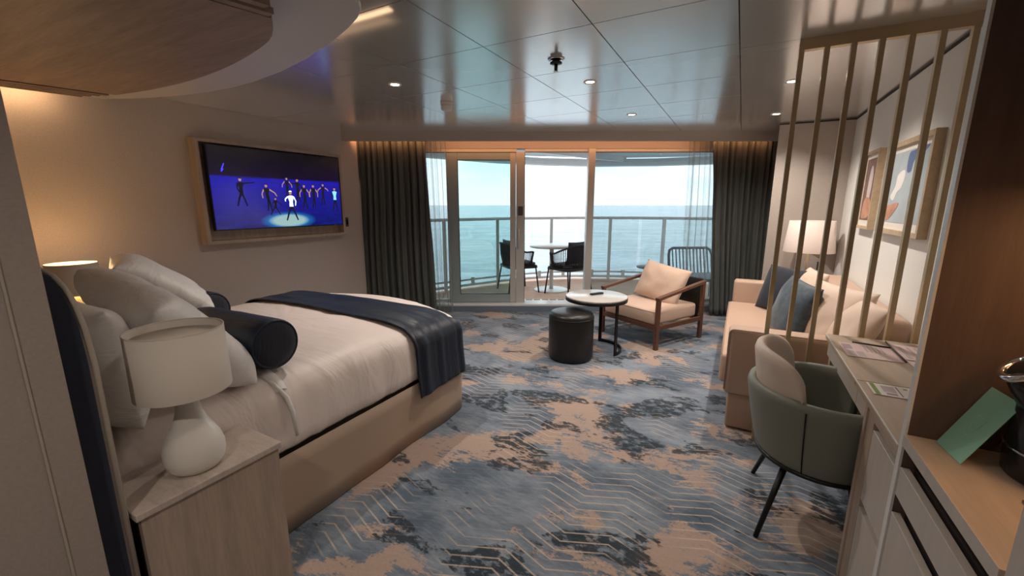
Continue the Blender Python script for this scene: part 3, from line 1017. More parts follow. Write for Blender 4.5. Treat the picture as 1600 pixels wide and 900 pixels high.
# bed runner lying over the foot
def runner_fn(u, v):
    e_ = max(0, min(1, (u - .09) / .11)) * max(0, min(1, (1.0 - u) / .25))
    y = 1.80 + (.56 - .17 * e_ * e_ * (3 - 2 * e_)) * v
    # arc length across: near hang, over the top, far hang
    near_x = BX1 if y < 2.20 else BX1 - .20 + math.sqrt(max(0, .20 ** 2 - (y - 2.20) ** 2))
    far_x = BX0 + (BX1 - near_x)
    prof = [(near_x + .030, .285), (near_x + .022, .36), (near_x + .014, .45), (near_x + .010, .53), (near_x + .008, .60), (near_x - .014, .648), (near_x - .045, .678), (near_x - .085, .700), (near_x - .14, .713)]
    farp = [(far_x + (near_x - x), z) for x, z in prof]
    mid = [(near_x - .14 + (far_x + .14 - near_x + .14) * i / 20, .713 + .025 * math.sin(PI * i / 20) ** .5) for i in range(1, 20)]
    P_ = prof + mid + farp[::-1]
    t = u * (len(P_) - 1)
    i = min(int(t), len(P_) - 2)
    f = t - i
    x = P_[i][0] + (P_[i + 1][0] - P_[i][0]) * f
    z = P_[i][1] + (P_[i + 1][1] - P_[i][1]) * f
    q = noise.noise(Vector((x * 1.6, y * 12, 4))) * .012 + noise.noise(Vector((x * 5, y * 18, 9))) * .005
    if z > .69:
        z += q + .006
    else:
        x += (abs(q) * 1.8 + .004) * (1 if x > cxm else -1)
        if u < .2 and z < .45:
            z += .02 * v          # hem not quite level
    y += noise.noise(Vector((x * 2, 3, z))) * .012
    return Vector((x, y, z))
o = obj('bed_runner', grid(runner_fn, 120, 34), 'navy_satin', None, True)
md = o.modifiers.new('t', 'SOLIDIFY')
md.thickness = .006
md.offset = 1
tag(o, 'dark navy satin runner draped across the foot of the bed', 'bed runner')
# headboard
hb = thing('headboard', 'tall navy upholstered headboard with pale piping behind the pillows', 'headboard', (0, 0, 0))
prof = [(.308, .0), (.356, .0), (.360, 1.05), (.357, 1.15), (.350, 1.20), (.340, 1.245), (.328, 1.275), (.308, 1.295)]
obj('body', extr_x(prof, -4.16, -1.402), 'navy_fabric', hb, bevel=.004)
front = [(y, z) for y, z in prof[1:]]
obj('front_panel', extr_x([(.3565, .02), (.374, .02), (.376, 1.04), (.372, 1.14), (.364, 1.20), (.350, 1.245), (.341, 1.246), (.3505, 1.20), (.3575, 1.15), (.3605, 1.05)], -4.15, -1.41), 'corridor_wall', hb)
obj('piping', tube([(-1.408, .368, .02), (-1.408, .372, 1.04), (-1.408, .367, 1.14), (-1.408, .359, 1.20), (-1.408, .346, 1.247), (-1.408, .332, 1.277), (-1.45, .322, 1.29)], .006, 8), 'piping', hb, True)
# pillows
def pillow(name, label, m, loc, rot, wd, ht, th, seed, cat='pillow', group=None, wr=.014, corner=.05, n=26):
    o = obj(name, pillow_bm(wd, ht, th, seed, n, wr, corner), m, None, True, loc=loc, rot=rot)
    return tag(o, label, cat, group)
def bed_pillow(label, top, up, wdir, wd, ht, th, seed):
    """top: near upper corner; up: bottom-to-top direction; wdir: from the near side towards the far side"""
    up = Vector(up).normalized()
    xx = -Vector(wdir)
    xx = (xx - up * xx.dot(up)).normalized()
    yy = up.cross(xx)
    c = Vector(top) - xx * wd / 2 - up * ht / 2
    o = obj('bed_pillow', pillow_bm(wd, ht, th, seed, 36, .020, .07, 5.0), 'pillow_white', None, True)
    o.matrix_world = Matrix((( xx.x, yy.x, up.x, c.x), (xx.y, yy.y, up.y, c.y), (xx.z, yy.z, up.z, c.z), (0, 0, 0, 1)))
    tag(o, label, 'pillow')
bed_pillow('white pillow standing against the headboard, behind the nearer white lamp', (-1.68, .485, 1.12), (0, -.10, 1), (-1, 0, 0), .70, .42, .17, 1)
bed_pillow('white pillow leaning forward beside the near white lamp', (-1.665, .60, 1.09), (.03, -.30, .36), (-1, .10, .06), .74, .50, .21, 2)
bed_pillow('white pillow standing against the headboard beside the far lamp', (-2.60, .485, 1.12), (0, -.10, 1), (-1, 0, 0), .70, .42, .17, 3)
bed_pillow('white pillow leaning forward at the far side of the bed', (-2.62, .815, 1.14), (-.126, -.40, .33), (-.95, .30, 0), .70, .48, .18, 4)
def bolster(label, loc, rz, L=.54, r=.114):
    t = thing('bolster', label, 'bolster', loc, rz, 'navy bolster cushions')
    bm = bmesh.new()
    def fn(u, v):
        x = -L / 2 + L * v
        e = min(v, 1 - v) * L
        rad = r * (1 - .10 * max(0, 1 - e / .03) ** 2) + .003 * noise.noise(Vector((x * 9, u * 12, 1)))
        a = 2 * PI * u
        return Vector((x, rad * math.cos(a), rad * math.sin(a)))
    obj('cover', grid(fn, 40, 26, close_u=True), 'navy_satin', t, True)
    for s in (-1, 1):
        e = obj('end_disc', lathe([(.001, .012), (r * .5, .010), (r * .86, .002), (r * .90, -.004)], 36), 'navy_fabric', t, True, loc=(s * L / 2, 0, 0), rot=(0, s * PI / 2, 0))
        obj('piping', tube([(s * (L / 2 - .002), r * .92 * math.cos(2 * PI * i / 36), r * .92 * math.sin(2 * PI * i / 36)) for i in range(36)], .0055, 6, closed=True), 'navy_satin', t, True)
        # stitched chevron lines on the end
        bm = bmesh.new()
        for i in range(-4, 5):
            c0 = i * .02
            h0 = math.sqrt(max(0, (r * .8) ** 2 - c0 ** 2))
            d_ = .016
            for sg in (-1, 1):
                if h0 > .02:
                    bar((s * (L / 2 + .0125), c0, 0), (s * (L / 2 + .007), c0 + sg * d_ * .6, sg * h0 * .9), .0012, .0012, bm)
        obj('stitching', bm, 'plastic_grey', t)
bolster('navy satin bolster on the near side of the bed, beside the white lamp', (-2.025, 1.03, .835), math.radians(3))
bolster('navy satin bolster on the far side of the bed, next to the wall', (-2.90, 1.20, .838), math.radians(3))
# nightstands and lamps
def nightstand(label, x0, x1, y0, y1, zt):
    t = thing('nightstand', label, 'nightstand', (x0, y0, 0))
    w_, d_ = x1 - x0, y1 - y0
    obj('top', box(0, w_, 0, d_, zt - .022, zt), 'stone_top', t, bevel=.003)
    obj('side_panel', box(w_ - .03, w_ - .008, .012, d_ - .010, 0, zt - .022), 'oak_tall', t)
    obj('side_panel', box(.008, .03, .012, d_ - .010, 0, zt - .022), 'oak_tall', t)
    obj('back', box(.03, w_ - .03, .012, .028, 0, zt - .022), 'recess_dark', t)
    dz = (zt - .022 - .04) / 2
    for i in range(2):
        d0 = obj('drawer', box(.032, w_ - .032, d_ - .03, d_ - .008, .03 + i * (dz + .005), .03 + i * (dz + .005) + dz - .004), 'oak_pale', t)
        obj('handle', box(.08, w_ - .08, d_ - .009, d_ - .003, .03 + i * (dz + .005) + dz - .02, .03 + i * (dz + .005) + dz - .012), 'black_metal', d0)
    obj('bottom', box(.03, w_ - .03, .028, d_ - .03, .0, .03), 'oak_pale', t)
nightstand('pale oak nightstand with stone top in the foreground beside the headboard', -1.640, -1.385, .382, .803, .60)
nightstand('pale oak nightstand on the far side of the bed, under the lit lamp', -4.10, -3.46, .385, 1.16, .60)
def table_lamp(label, loc, lit):
    t = thing('table_lamp', label, 'lamp', loc)
    obj('base', lathe([(.050, 0), (.066, .004), (.078, .020), (.084, .045), (.083, .072), (.076, .100), (.063, .128), (.047, .158), (.036, .190), (.031, .225), (.030, .270)], 40), 'lamp_white', t, True)
    obj('shade', lathe([(.126, .268), (.124, .468), (.122, .468), (.124, .268)], 56, cap=False), 'shade_white', t, True)
    obj('spider', lathe([(.0295, .270), (.012, .280), (.012, .34)], 16), 'plastic_white', t, True)
    obj('shade_rim', tube([(.123 * math.cos(2 * PI * i / 48), .123 * math.sin(2 * PI * i / 48), .468) for i in range(48)], .0018, 6, closed=True), 'shade_white', t, True)
    obj('diffuser', lathe([(.120, .440), (.121, .444)], 40), 'lamp_glow' if lit else 'shade_white', t, True)
    if lit:
        d = bpy.data.lights.new('lamp_bulb', 'POINT')
        d.energy = 2.5
        d.color = (1, .6, .3)
        d.shadow_soft_size = .04
        o = bpy.data.objects.new('lamp_bulb', d)
        C.objects.link(o)
        o.location = (loc[0], loc[1], loc[2] + .50)
table_lamp('white ceramic table lamp with drum shade on the foreground nightstand', (-1.495, .585, .60), False)
table_lamp('lit white table lamp on the far side of the bed', (-3.78, .985, .60), True)
# ------------------------------------------------------------------ sofa group
sofa = thing('sofa', 'tan leather sofa along the right wall behind the brass screen', 'sofa', (0, 0, 0))
SY0, SY1 = 2.865, 4.98
def soft(name, x0, x1, y0, y1, z0, z1, m, parent, b=.03, seg=4):
    return obj(name, box(x0, x1, y0, y1, z0, z1), m, parent, True, bevel=b, seg=seg)
soft('arm', .0, .90, SY0, SY0 + .15, .24, .675, 'sofa_leather', sofa)
soft('arm', .0, .90, SY1 - .15, SY1, .24, .675, 'sofa_leather', sofa)
soft('seat', -.035, .72, SY0 + .152, SY1 - .152, .25, .455, 'sofa_leather', sofa)
soft('backrest', .70, .905, SY0 + .152, SY1 - .152, .30, .80, 'sofa_leather', sofa, .04)
soft('base', .03, .88, SY0 + .012, SY1 - .012, .012, .245, 'sofa_base', sofa, .01, 2)
def seam(pts, parent, m='sofa_base', r=.004):
    return obj('piping', tube(pts, r, 6), m, parent, True)
seam([(.004, SY0 + .006, .27), (.004, SY0 + .006, .645), (.012, SY0 + .006, .665), (.03, SY0 + .006, .672), (.88, SY0 + .006, .672)], sofa)
seam([(-.03, SY0 + .17, .448), (-.03, SY1 - .17, .448)], sofa)
G = 'loose cushions on the sofa'
pillow('sofa_cushion', 'dark blue velvet cushion at the front of the sofa', 'velvet_blue', (.40, 3.62, .675), (math.radians(-16), math.radians(4), math.radians(-72)), .46, .46, .17, 11, 'cushion', G, .008)
pillow('sofa_cushion', 'large cream cushion beside the blue velvet one on the sofa', 'cream_cushion', (.60, 3.42, .68), (math.radians(-20), 0, math.radians(-62)), .50, .48, .18, 12, 'cushion', G, .010)
pillow('sofa_cushion', 'cream cushion against the wall at the near end of the sofa', 'cream_cushion', (.66, 3.19, .66), (math.radians(-24), 0, math.radians(-84)), .50, .46, .15, 13, 'cushion', G, .010)
pillow('sofa_cushion', 'cream cushion in the far corner of the sofa under the lamp', 'cream_cushion', (.56, 4.35, .68), (math.radians(-20), 0, math.radians(-80)), .46, .44, .16, 14, 'cushion', G, .010)
pillow('sofa_cushion', 'black round-edged cushion behind the blue velvet one', 'navy_fabric', (.40, 4.55, .66), (math.radians(-18), 0, math.radians(-50)), .46, .44, .14, 15, 'cushion', G, .006)
et = thing('end_table', 'small dark side table in the corner under the drum lamp', 'table', (.64, 5.20, 0))
obj('table_top', lathe([(.20, .56), (.205, .57), (.20, .58)], 32), 'chair_wood', et, True)
obj('column', lathe([(.025, .015), (.025, .56)], 12), 'black_metal', et, True)
obj('base', lathe([(.15, 0), (.15, .01), (.03, .018)], 28), 'black_metal', et, True)
fl = thing('corner_lamp', 'table lamp with a wide pinkish drum shade behind the sofa', 'lamp', (.64, 5.20, .58))
obj('base', lathe([(.075, 0), (.08, .01), (.07, .02), (.018, .03)], 28), 'brass_bar', fl, True)
obj('stem', lathe([(.009, .03), (.009, .45)], 10), 'brass_bar', fl, True)
obj('shade', lathe([(.225, .387), (.195, .702), (.192, .702), (.222, .387)], 48, cap=False), 'shade_pink', fl, True)
ou = thing('wall_outlet', 'small dark outlet on the pier wall beside the lamp', 'outlet', (.79, 5.44, .80))
obj('plate', box(-.03, .03, -.008, 0, -.045, .045), 'plastic_grey', ou, bevel=.002)
obj('socket', box(-.018, .018, -.010, -.008, -.02, .02), 'plastic_black', ou)
# paintings
def painting(label, y0, y1, z0, z1, bw, shapes, ground):
    t = thing('painting', label, 'painting', (XR, 0, 0))
    d = .045
    obj('frame_rail', box(-d, 0, y0, y0 + bw, z0, z1), 'frame_oak', t)
    obj('frame_rail', box(-d, 0, y1 - bw, y1, z0, z1), 'frame_oak', t)
    obj('frame_rail', box(-d, 0, y0 + bw, y1 - bw, z0, z0 + bw), 'frame_oak', t)
    obj('frame_rail', box(-d, 0, y0 + bw, y1 - bw, z1 - bw, z1), 'frame_oak', t)
    obj('mount', box(-.022, -.016, y0 + bw, y1 - bw, z0 + bw, z1 - bw), 'art_mat', t)
    bm = bmesh.new()
    ms = [ground]
    b2 = bw + .035
    iy0, iy1, iz0, iz1 = y0 + b2, y1 - b2, z0 + b2 + .01, z1 - b2
    box(-.024, -.022, iy0, iy1, iz0, iz1, bm)
    for i, (m, pts) in enumerate(shapes):
        if m not in ms:
            ms.append(m)
        # u runs from far (left in the room view) to near
        n_ = len(pts)
        sm = []
        for j in range(n_):
            p0, p1, p2, p3 = (Vector(pts[(j + q) % n_]) for q in (-1, 0, 1, 2))
            for t_ in (0, .25, .5, .75):
                sm.append(.5 * ((2 * p1) + (p2 - p0) * t_ + (2 * p0 - 5 * p1 + 4 * p2 - p3) * t_ ** 2 + (3 * p1 - p0 - 3 * p2 + p3) * t_ ** 3))
        f = bm.faces.new([bm.verts.new((-.0245 - .0004 * i, iy1 + (iy0 - iy1) * min(1, max(0, p.x)), iz0 + (iz1 - iz0) * min(1, max(0, p.y)))) for p in sm])
        f.material_index = ms.index(m)
    obj('artwork', bm, ms, t)
painting('large oak-framed abstract painting in pale blue with a dark blue stroke', 3.13, 3.975, 1.25, 1.842, .03, [
    ('art_blue', [(.47, .72), (.47, .95), (.60, .98), (.92, 1.0), (.80, .90), (.62, .84), (.58, .70)]),
    ('art_white', [(.12, .38), (.22, .52), (.25, .68), (.40, .74), (.45, .66), (.40, .50), (.30, .44), (.22, .32)]),
    ('art_yellow', [(.66, .40), (.66, .58), (.80, .60), (.83, .42), (.74, .36)]),
    ('art_rust', [(.02, .08), (.02, .22), (.20, .26), (.40, .28), (.30, .14), (.12, .02)])], 'art_sky')
painting('small oak-framed portrait format painting in brown and rust', 4.20, 4.655, 1.25, 1.862, .022, [
    ('art_pale', [(.35, .40), (.40, .80), (.55, .88), (.68, .75), (.66, .45), (.55, .30)]),
    ('art_rust', [(.15, .05), (.20, .30), (.45, .38), (.80, .30), (.85, .10), (.5, .03)])], 'art_brown')
# brass screen
scr = thing('brass_screen', 'floor to ceiling brass bar screen between desk and sofa', 'screen', (0, 2.805, 0))
obj('top_rail', box(.185, .87, -.02, .02, H - .055, H), 'brass_bar', scr)
obj('bottom_rail', box(.185, .87, -.02, .02, 0, .03), 'brass_bar', scr)
for i in range(7):
    x = .197 + (.848 - .197) * i / 6
    obj('bar', box(x - .0115, x + .0115, -.0175, .0175, .03, H - .055), 'brass_bar', scr)
# ------------------------------------------------------------------ desk and cabinets
dk = thing('desk', 'pale oak built-in desk with drawers along the right wall', 'desk', (0, 0, 0))
DX = .467
obj('top', box(DX, XR - .002, 2.043, 2.735, .725, .75), 'oak_desk', dk, bevel=.0015)
obj('top', box(DX, XR - .002, 1.512, 2.039, .725, .75), 'oak_desk', dk, bevel=.0015)
obj('edge_strip', box(DX - .002, DX + .002, 1.512, 2.735, .747, .7515), 'edge_white', dk)
obj('apron', box(DX + .012, DX + .03, 2.043, 2.70, .645, .725), 'cabinet_front', dk)
obj('apron', box(DX + .012, DX + .03, 1.86, 2.039, .645, .725), 'cabinet_front', dk)
obj('end_panel', box(DX + .03, XR - .002, 2.70, 2.733, 0, .725), 'oak_tall', dk)
obj('modesty_panel', box(XR - .03, XR - .004, 1.87, 2.70, .1, .725), 'dark_panel', dk)
obj('side_panel', box(DX, XR - .004, 1.835, 1.862, 0, .725), 'oak_tall', dk)
obj('stile', box(DX + .006, DX + .025, 1.765, 1.835, 0, .725), 'oak_tall', dk)
obj('carcass', box(DX + .03, XR - .004, 1.512, 1.83, .02, .70), 'recess_dark', dk)
obj('fascia', box(DX + .004, DX + .022, 1.512, 1.765, .702, .725), 'oak_tall', dk)
for z0, z1 in ((.402, .672), (.06, .372)):
    obj('drawer', box(DX + .006, DX + .026, 1.520, 1.762, z0, z1), 'cabinet_front', dk, bevel=.0015)
pn = thing('partition', 'tall dark wood partition panel with pale edge beside the desk', 'partition', (0, 0, 0))
obj('board', box(DX + .006, XR - .002, 1.484, 1.508, 0, H), 'dark_panel', pn)
obj('edge', box(DX, DX + .006, 1.483, 1.509, 0, H), 'edge_white', pn)
cb = thing('coffee_cabinet', 'low wooden coffee cabinet with warm lit counter beyond the wardrobe', 'cabinet', (0, 0, 0))
obj('counter', box(DX, XR - .002, .972, 1.482, .768, .80), 'oak_desk', cb)
obj('counter_edge', box(DX - .002, DX, .972, 1.482, .767, .8005), 'cabinet_front', cb)
obj('carcass', box(DX + .035, XR - .004, .974, 1.480, .03, .70), 'recess_dark', cb)
obj('back', box(XR - .02, XR - .003, .974, 1.480, .70, .768), 'recess_dark', cb)
d1 = obj('drawer', box(DX + .004, DX + .024, .976, 1.478, .612, .70), 'cabinet_front', cb, bevel=.0015)
obj('door', box(DX + .004, DX + .024, 1.228, 1.478, .03, .555), 'cabinet_front', cb, bevel=.0015)
obj('door', box(DX + .004, DX + .024, .976, 1.224, .03, .555), 'cabinet_front', cb, bevel=.0015)
obj('latch', box(DX + .06, DX + .075, 1.43, 1.445, .715, .745), 'plastic_grey', cb)
obj('shelf', box(.72, XR - .002, .974, 1.482, 1.50, 1.53), 'dark_panel', cb)
obj('back_panel', box(XR - .012, XR - .002, .974, 1.482, .80, 1.50), 'dark_panel', cb)
area_light('cabinet_led', (.80, 1.22, 1.49), (0, 0, 0), .05, .42, 1.5, (1, .55, .25))
wd_ = thing('wardrobe', 'tall grey-beige wardrobe at the right edge of the passage', 'wardrobe', (0, 0, 0))
obj('body', box(DX + .02, XR - .002, -1.9, .966, 0, H - .004), 'oak_tall', wd_)
for i in range(4):
    d0 = obj('door', box(DX, DX + .02, -1.89 + .714 * i, -1.89 + .714 * i + .708, .03, H - .02), 'cabinet_front', wd_, bevel=.002)
    obj('handle', box(DX - .012, DX, -1.89 + .714 * i + .05, -1.89 + .714 * i + .065, .9, 1.15), 'black_metal', d0)
# things on the coffee cabinet
cm = thing('coffee_machine', 'black coffee machine with chrome ring on the lit counter', 'coffee machine', (.728, 1.362, .80))
obj('body', lathe([(.10, 0), (.112, .01), (.114, .05), (.112, .16), (.104, .21), (.085, .25), (.05, .265)], 40), 'plastic_black', cm, True)
obj('spout', tube([(-.03, 0, .17), (-.08, .005, .23), (-.105, .008, .262)], [.07, .056, .046], 16), 'plastic_black', cm, True)
obj('ring', tube([(-.110 + .047 * math.cos(a) * .8, .008 + .047 * math.sin(a), .270 + .029 * math.cos(a)) for a in [2 * PI * i / 36 for i in range(36)]], .009, 8, closed=True), 'chrome', cm, True)
obj('button', lathe([(.040, 0), (.040, .006), (.03, .009)], 28), 'plastic_black', cm, True, loc=(-.108, .008, .266), rot=(0, -.65, 0))
obj('trim', tube([(.1155 * math.cos(a), .1155 * math.sin(a), .075) for a in [PI * .65 + PI * .9 * i / 20 for i in range(21)]], .0035, 6), 'chrome', cm, True)
gc = thing('menu_card', 'green folded card with a cup drawing leaning by the coffee machine', 'card', (.556, 1.415, .80), math.radians(0))
def card_quad(a, b, ht, lean):
    return a, b, ht, lean
A_ = Vector((-.026, .055, 0.001))
B_ = Vector((-.014, -.055, 0.001))
UPV = Vector((.085, .012, .175))
nrm = (B_ - A_).cross(UPV).normalized()
bm = bmesh.new()
q = [A_, B_, B_ + UPV, A_ + UPV]
f0 = [bm.verts.new(p) for p in q]
f1 = [bm.verts.new(p + nrm * .0012) for p in q]
for i in range(4):
    bm.faces.new((f0[i], f0[(i + 1) % 4], f1[(i + 1) % 4], f1[i]))
bm.faces.new(f0)
bm.faces.new(f1[::-1])
obj('front_leaf', bm, 'card_green', gc)
bm = bmesh.new()
def cpt(u, v, s=-1):
    return A_ + (B_ - A_) * u + UPV * v + nrm * (s * .0012)
for s in (-1, 2):
    cup = [(.34, .62), (.36, .50), (.44, .42), (.56, .42), (.64, .50), (.66, .62)]
    tube([cpt(u, v, s) for u, v in cup], .0006, 4, bm)
    tube([cpt(.34, .62, s), cpt(.66, .62, s)], .0006, 4, bm)
    for u in (.44, .50, .56):
        tube([cpt(u, .67, s), cpt(u + .02, .71, s), cpt(u, .75, s)], .0004, 4, bm)
    for u0, u1 in ((.26, .34), (.37, .55), (.58, .66)):
        tube([cpt(u0, .33, s), cpt(u1, .33, s)], .0010, 4, bm)
obj('cup_print', bm, 'card_pale', gc)
wm = thing('woven_tray', 'brown woven tray at the back of the coffee counter', 'tray', (.70, 1.08, .80))
obj('mat', box(-.10, .20, -.10, .16, 0, .006), 'mat_woven', wm)
for i in range(10):
    obj('strip', box(-.10, .20, -.10 + .026 * i, -.10 + .026 * i + .020, .006, .010), 'mat_woven', wm)
sp_ = thing('teaspoon', 'shiny metal spoon on the woven tray', 'spoon', (.64, 1.03, .811), .6)
obj('handle', bar((0, 0, .003), (.09, 0, .004), .006, .002), 'chrome', sp_)
obj('bowl', lathe([(.004, 0), (.012, .003), (.015, .008)], 16, cap=False), 'chrome', sp_, True, loc=(-.014, 0, 0))
# papers on the desk
def paper(label, name, y0, y1, x0, x1, m, marks, rz=0, z=.7516):
    t = thing(name, label, 'paper', ((x0 + x1) / 2, (y0 + y1) / 2, z), rz)
    hx_, hy_ = (x1 - x0) / 2, (y1 - y0) / 2
    obj('sheet', box(-hx_, hx_, -hy_, hy_, 0, .0012), m, t)
    for mm, a, b, c, d in marks:
        obj('print', box(-hx_ + a * 2 * hx_, -hx_ + b * 2 * hx_, -hy_ + c * 2 * hy_, -hy_ + d * 2 * hy_, .0012, .0015), mm, t)
    return t
lines = [('print_grey', .30 + .08 * i, .34 + .08 * i, .45, .92) for i in range(7)]
paper('pink printed leaflet nearest the desk corner by the screen', 'leaflet', 2.36, 2.585, .495, .695, 'paper_pink', [('print_purple', .04, .22, .55, .9), ('print_grey', .08, .2, .08, .42), ('print_grey', .24, .38, .08, .42)] + lines[2:])
paper('pink printed leaflet at the back of the desk against the partition', 'leaflet', 2.42, 2.66, .715, .895, 'paper_pink', [('print_grey', .1, .2, .08, .9), ('print_purple', .35, .8, .08, .3), ('print_grey', .3, .36, .4, .9), ('print_grey', .45, .51, .4, .9), ('print_grey', .6, .66, .4, .9)], z=.7516)
paper('pink folded leaflet behind the first one on the desk', 'leaflet', 2.16, 2.40, .715, .895, 'paper_pink', [('print_purple', .08, .35, .1, .4), ('print_grey', .45, .5, .1, .9), ('print_grey', .6, .65, .1, .9)])
paper('white card with a green stripe on the near half of the desk', 'card', 1.905, 2.025, .495, .655, 'paper_white', [('print_green', .05, .14, .02, .98), ('print_grey', .24, .48, .35, .85), ('print_purple', .26, .46, .1, .28), ('print_dark', .53, .55, .1, .9), ('print_green', .66, .74, .75, .85)])
paper('white card with a small dark drawing beside the partition', 'card', 1.87, 2.02, .675, .80, 'paper_white', [('print_dark', .35, .6, .4, .6)], rz=math.radians(-8))
pe = tag(obj('pen', tube([(.555, 2.60, .757), (.70, 2.575, .757)], .004, 8), 'print_dark', None, True), 'thin dark pen lying along the first pink leaflet', 'pen')
pe2 = tag(obj('pencil', tube([(.705, 2.68, .757), (.702, 2.36, .757)], .004, 8), 'print_dark', None, True), 'thin dark pencil lying between the pink leaflets', 'pencil')
# ------------------------------------------------------------------ desk chair
ch = thing('desk_chair', 'round grey-green leather tub chair with beige back pad at the desk', 'chair', (.402, 2.165, 0))
def shell(a, v, thick=0.0):
    # a: angle, 0 = back (towards -x); v 0 bottom .. 1 top
    rx = .235 + .07 * v ** .7 - thick
    ry = .240 + .065 * v ** .7 - thick
    return -math.cos(a) * rx, math.sin(a) * ry
def tub(amax, z0, ztop, off, th, n=60, nv=12):
    bm = bmesh.new()
    def outer(u, v):
        a = -amax + 2 * amax * u
        zt = ztop(a)
        x, y = shell(a, v, off)
        return Vector((x, y, z0 + (zt - z0) * v))
    def inner_(u, v):
        a = -amax + 2 * amax * u
        zt = ztop(a)
        x, y = shell(a, v, off + th)
        return Vector((x, y, z0 + (zt - z0) * v))
    def loop(u, v):
        # closed section: outer up, round over, inner down
        t = v * 4
        if t <= 1.8:
            return outer(u, t / 1.8)
        if t <= 2.2:
            p, q_ = outer(u, 1), inner_(u, 1)
            f = (t - 1.8) / .4
            m_ = p + (q_ - p) * f
            m_.z += th * .45 * math.sin(PI * f)
            return m_
        return inner_(u, max(0, 1 - (t - 2.2) / 1.8))
    g = grid(loop, n, 31, bm)
    bm.verts.ensure_lookup_table()
    # close both ends
    for i in (0, n - 1):
        bm.faces.new([bm.verts[i * 31 + j] for j in range(31)])
    return bm
obj('shell', tub(math.radians(128), .335, lambda a: .645, 0, .045), 'green_leather', ch, True)
obj('back_pad', tub(math.radians(66), .44, lambda a: .66 + .145 * math.sqrt(max(0, 1 - abs(a / math.radians(66)) ** 4)), .014, .05), 'beige_leather', ch, True)
obj('seat', lathe([(.20, .345), (.235, .36), (.245, .40), (.24, .435), (.20, .452), (.05, .456)], 40), 'green_leather', ch, True)
obj('base_ring', tube([(-.238 * math.cos(a), .243 * math.sin(a), .333) for a in [2 * PI * i / 48 for i in range(48)]], .010, 8, closed=True), 'black_metal', ch, True)
obj('base_plate', lathe([(.225, .322), (.228, .330), (.225, .345)], 36), 'black_metal', ch, True)
obj('arm_seam', tube([(*shell(math.radians(-70), v, -.001), .335 + .297 * v) for v in (0, .2, .4, .6, .8, 1)], .003, 6), 'black_metal', ch, True)
for sx, sy in ((-1, -1), (-1, 1), (1, -1), (1, 1)):
    obj('leg', tube([(sx * .13, sy * .16, .33), (sx * .215, sy * .255, 0.0)], [.014, .010], 10), 'black_metal', ch, True)
# ------------------------------------------------------------------ armchair
AF = Vector((.473, .881, 0))          # front to back
AL = Vector((-.881, .473, 0))         # towards its far side
ac = thing('armchair', 'wood-framed armchair with peach cushions by the window', 'armchair', (-.636, 4.207, 0), math.atan2(AF.y, AF.x) - PI / 2)
# local frame: +y to the back, +x ... far side is local -x
AW, AD = .74, .74
for x in (0, -AW):
    obj('leg', bar((x, 0, 0), (x, 0, .515), .034, .045, up=(0, 1, 0)), 'chair_wood', ac, bevel=.003)
    obj('leg', bar((x, AD, 0), (x, AD - .01, .64), .034, .045, up=(0, 1, 0)), 'chair_wood', ac, bevel=.003)
    obj('armrest', bar((x, -.025, .525), (x, AD + .012, .628), .048, .030), 'chair_wood', ac, bevel=.004)
    obj('side_rail', bar((x, .02, .225), (x, AD - .02, .225), .026, .045), 'chair_wood', ac)
obj('front_rail', bar((-AW + .015, .0, .225), (-.015, .0, .225), .026, .045), 'chair_wood', ac)
obj('back_rail', bar((-AW + .015, AD, .225), (-.015, AD, .225), .026, .045), 'chair_wood', ac)
obj('back_panel', bar((-AW / 2, AD - .035, .24), (-AW / 2, AD + .015, .66), AW - .04, .030, up=(0, 1, 0)), 'black_leather', ac, True, bevel=.01, seg=3)
obj('seat_cushion', box(-AW + .02, -.02, -.012, AD - .06, .245, .40), 'peach_fabric', ac, True, bevel=.035, seg=4)
obj('seat_piping', tube([(-AW + .03, -.008, .385), (-.03, -.008, .385)], .004, 6), 'peach_fabric', ac, True)
bp = ac.matrix_basis
o = obj('scatter_cushion', pillow_bm(.58, .43, .19, 21, 26, .016, .04), 'peach_fabric', None, True)
o.location = Vector((-.636, 4.207, 0)) + AF * .50 + AL * .36 + Vector((0, 0, .585))
o.rotation_euler = (math.radians(-24), math.radians(7), math.atan2(AF.y, AF.x) - PI / 2)
tag(o, 'big peach cushion leaning on the back of the wooden armchair', 'cushion')
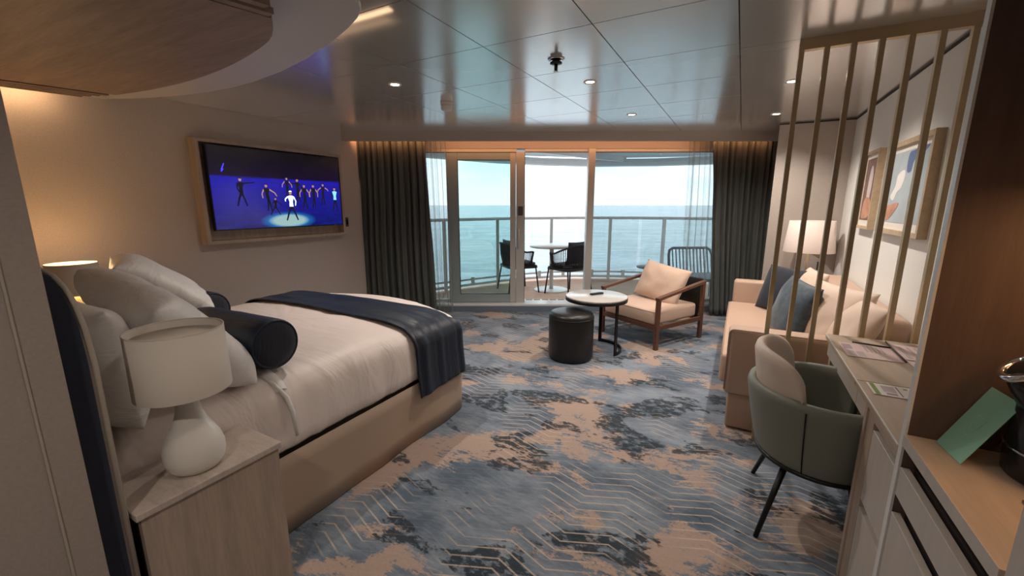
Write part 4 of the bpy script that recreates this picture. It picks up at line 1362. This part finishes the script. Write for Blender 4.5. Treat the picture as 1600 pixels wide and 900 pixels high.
# ------------------------------------------------------------------ coffee table, remote, pouf
ct = thing('coffee_table', 'round side table with pale top and black C-shaped frame', 'table', (-1.19, 3.95, 0))
obj('table_top', lathe([(.296, .535), (.300, .538), (.300, .556), (.297, .558)], 56), 'table_top', ct, True)
obj('rim', lathe([(.296, .512), (.304, .514), (.304, .548), (.3005, .548), (.3005, .536), (.2, .534), (.2, .512)], 56, cap=False), 'black_metal', ct, True)
a0, a1 = math.radians(-24), math.radians(95)
RB = .262
ctr = Vector((0, 0))
for a in (a0, a1):
    x, y = RB * math.cos(a), RB * math.sin(a)
    obj('leg', bar((x, y, 0), (x, y, .515), .034, .012, up=(math.cos(a), math.sin(a), 0)), 'black_metal', ct)
bm = bmesh.new()
rings = []
for i in range(33):
    a = a0 + (a1 - a0) * i / 32
    rings.append([bm.verts.new((r_ * math.cos(a), r_ * math.sin(a), z_)) for r_, z_ in ((RB - .006, 0), (RB + .006, 0), (RB + .006, .034), (RB - .006, .034))])
for A, B in zip(rings, rings[1:]):
    for j in range(4):
        bm.faces.new((A[j], A[(j + 1) % 4], B[(j + 1) % 4], B[j]))
bm.faces.new(rings[0])
bm.faces.new(rings[-1][::-1])
obj('foot_ring', bm, 'black_metal', ct)
rm = thing('remote_control', 'black remote control on the round table', 'remote', (-1.20, 3.99, .558), math.radians(58))
obj('body', box(-.075, .075, -.02, .02, .0, .018), 'plastic_black', rm, bevel=.004)
for i in range(4):
    for j in (-1, 0, 1):
        obj('button', box(-.055 + .03 * i, -.043 + .03 * i, j * .011 - .004, j * .011 + .004, .018, .020), 'plastic_grey', rm)
pf = thing('pouf', 'black leather cylindrical pouf beside the round table', 'pouf', (-1.325, 3.62, 0))
obj('body', lathe([(.19, .002), (.205, .010), (.212, .03), (.212, .40), (.209, .425), (.196, .445), (.17, .455), (.10, .460), (.02, .461)], 56), 'black_leather', pf, True)
obj('seam', tube([(.2125 * math.cos(2 * PI * i / 56), .2125 * math.sin(2 * PI * i / 56), .405) for i in range(56)], .003, 6, closed=True), 'black_leather', pf, True)
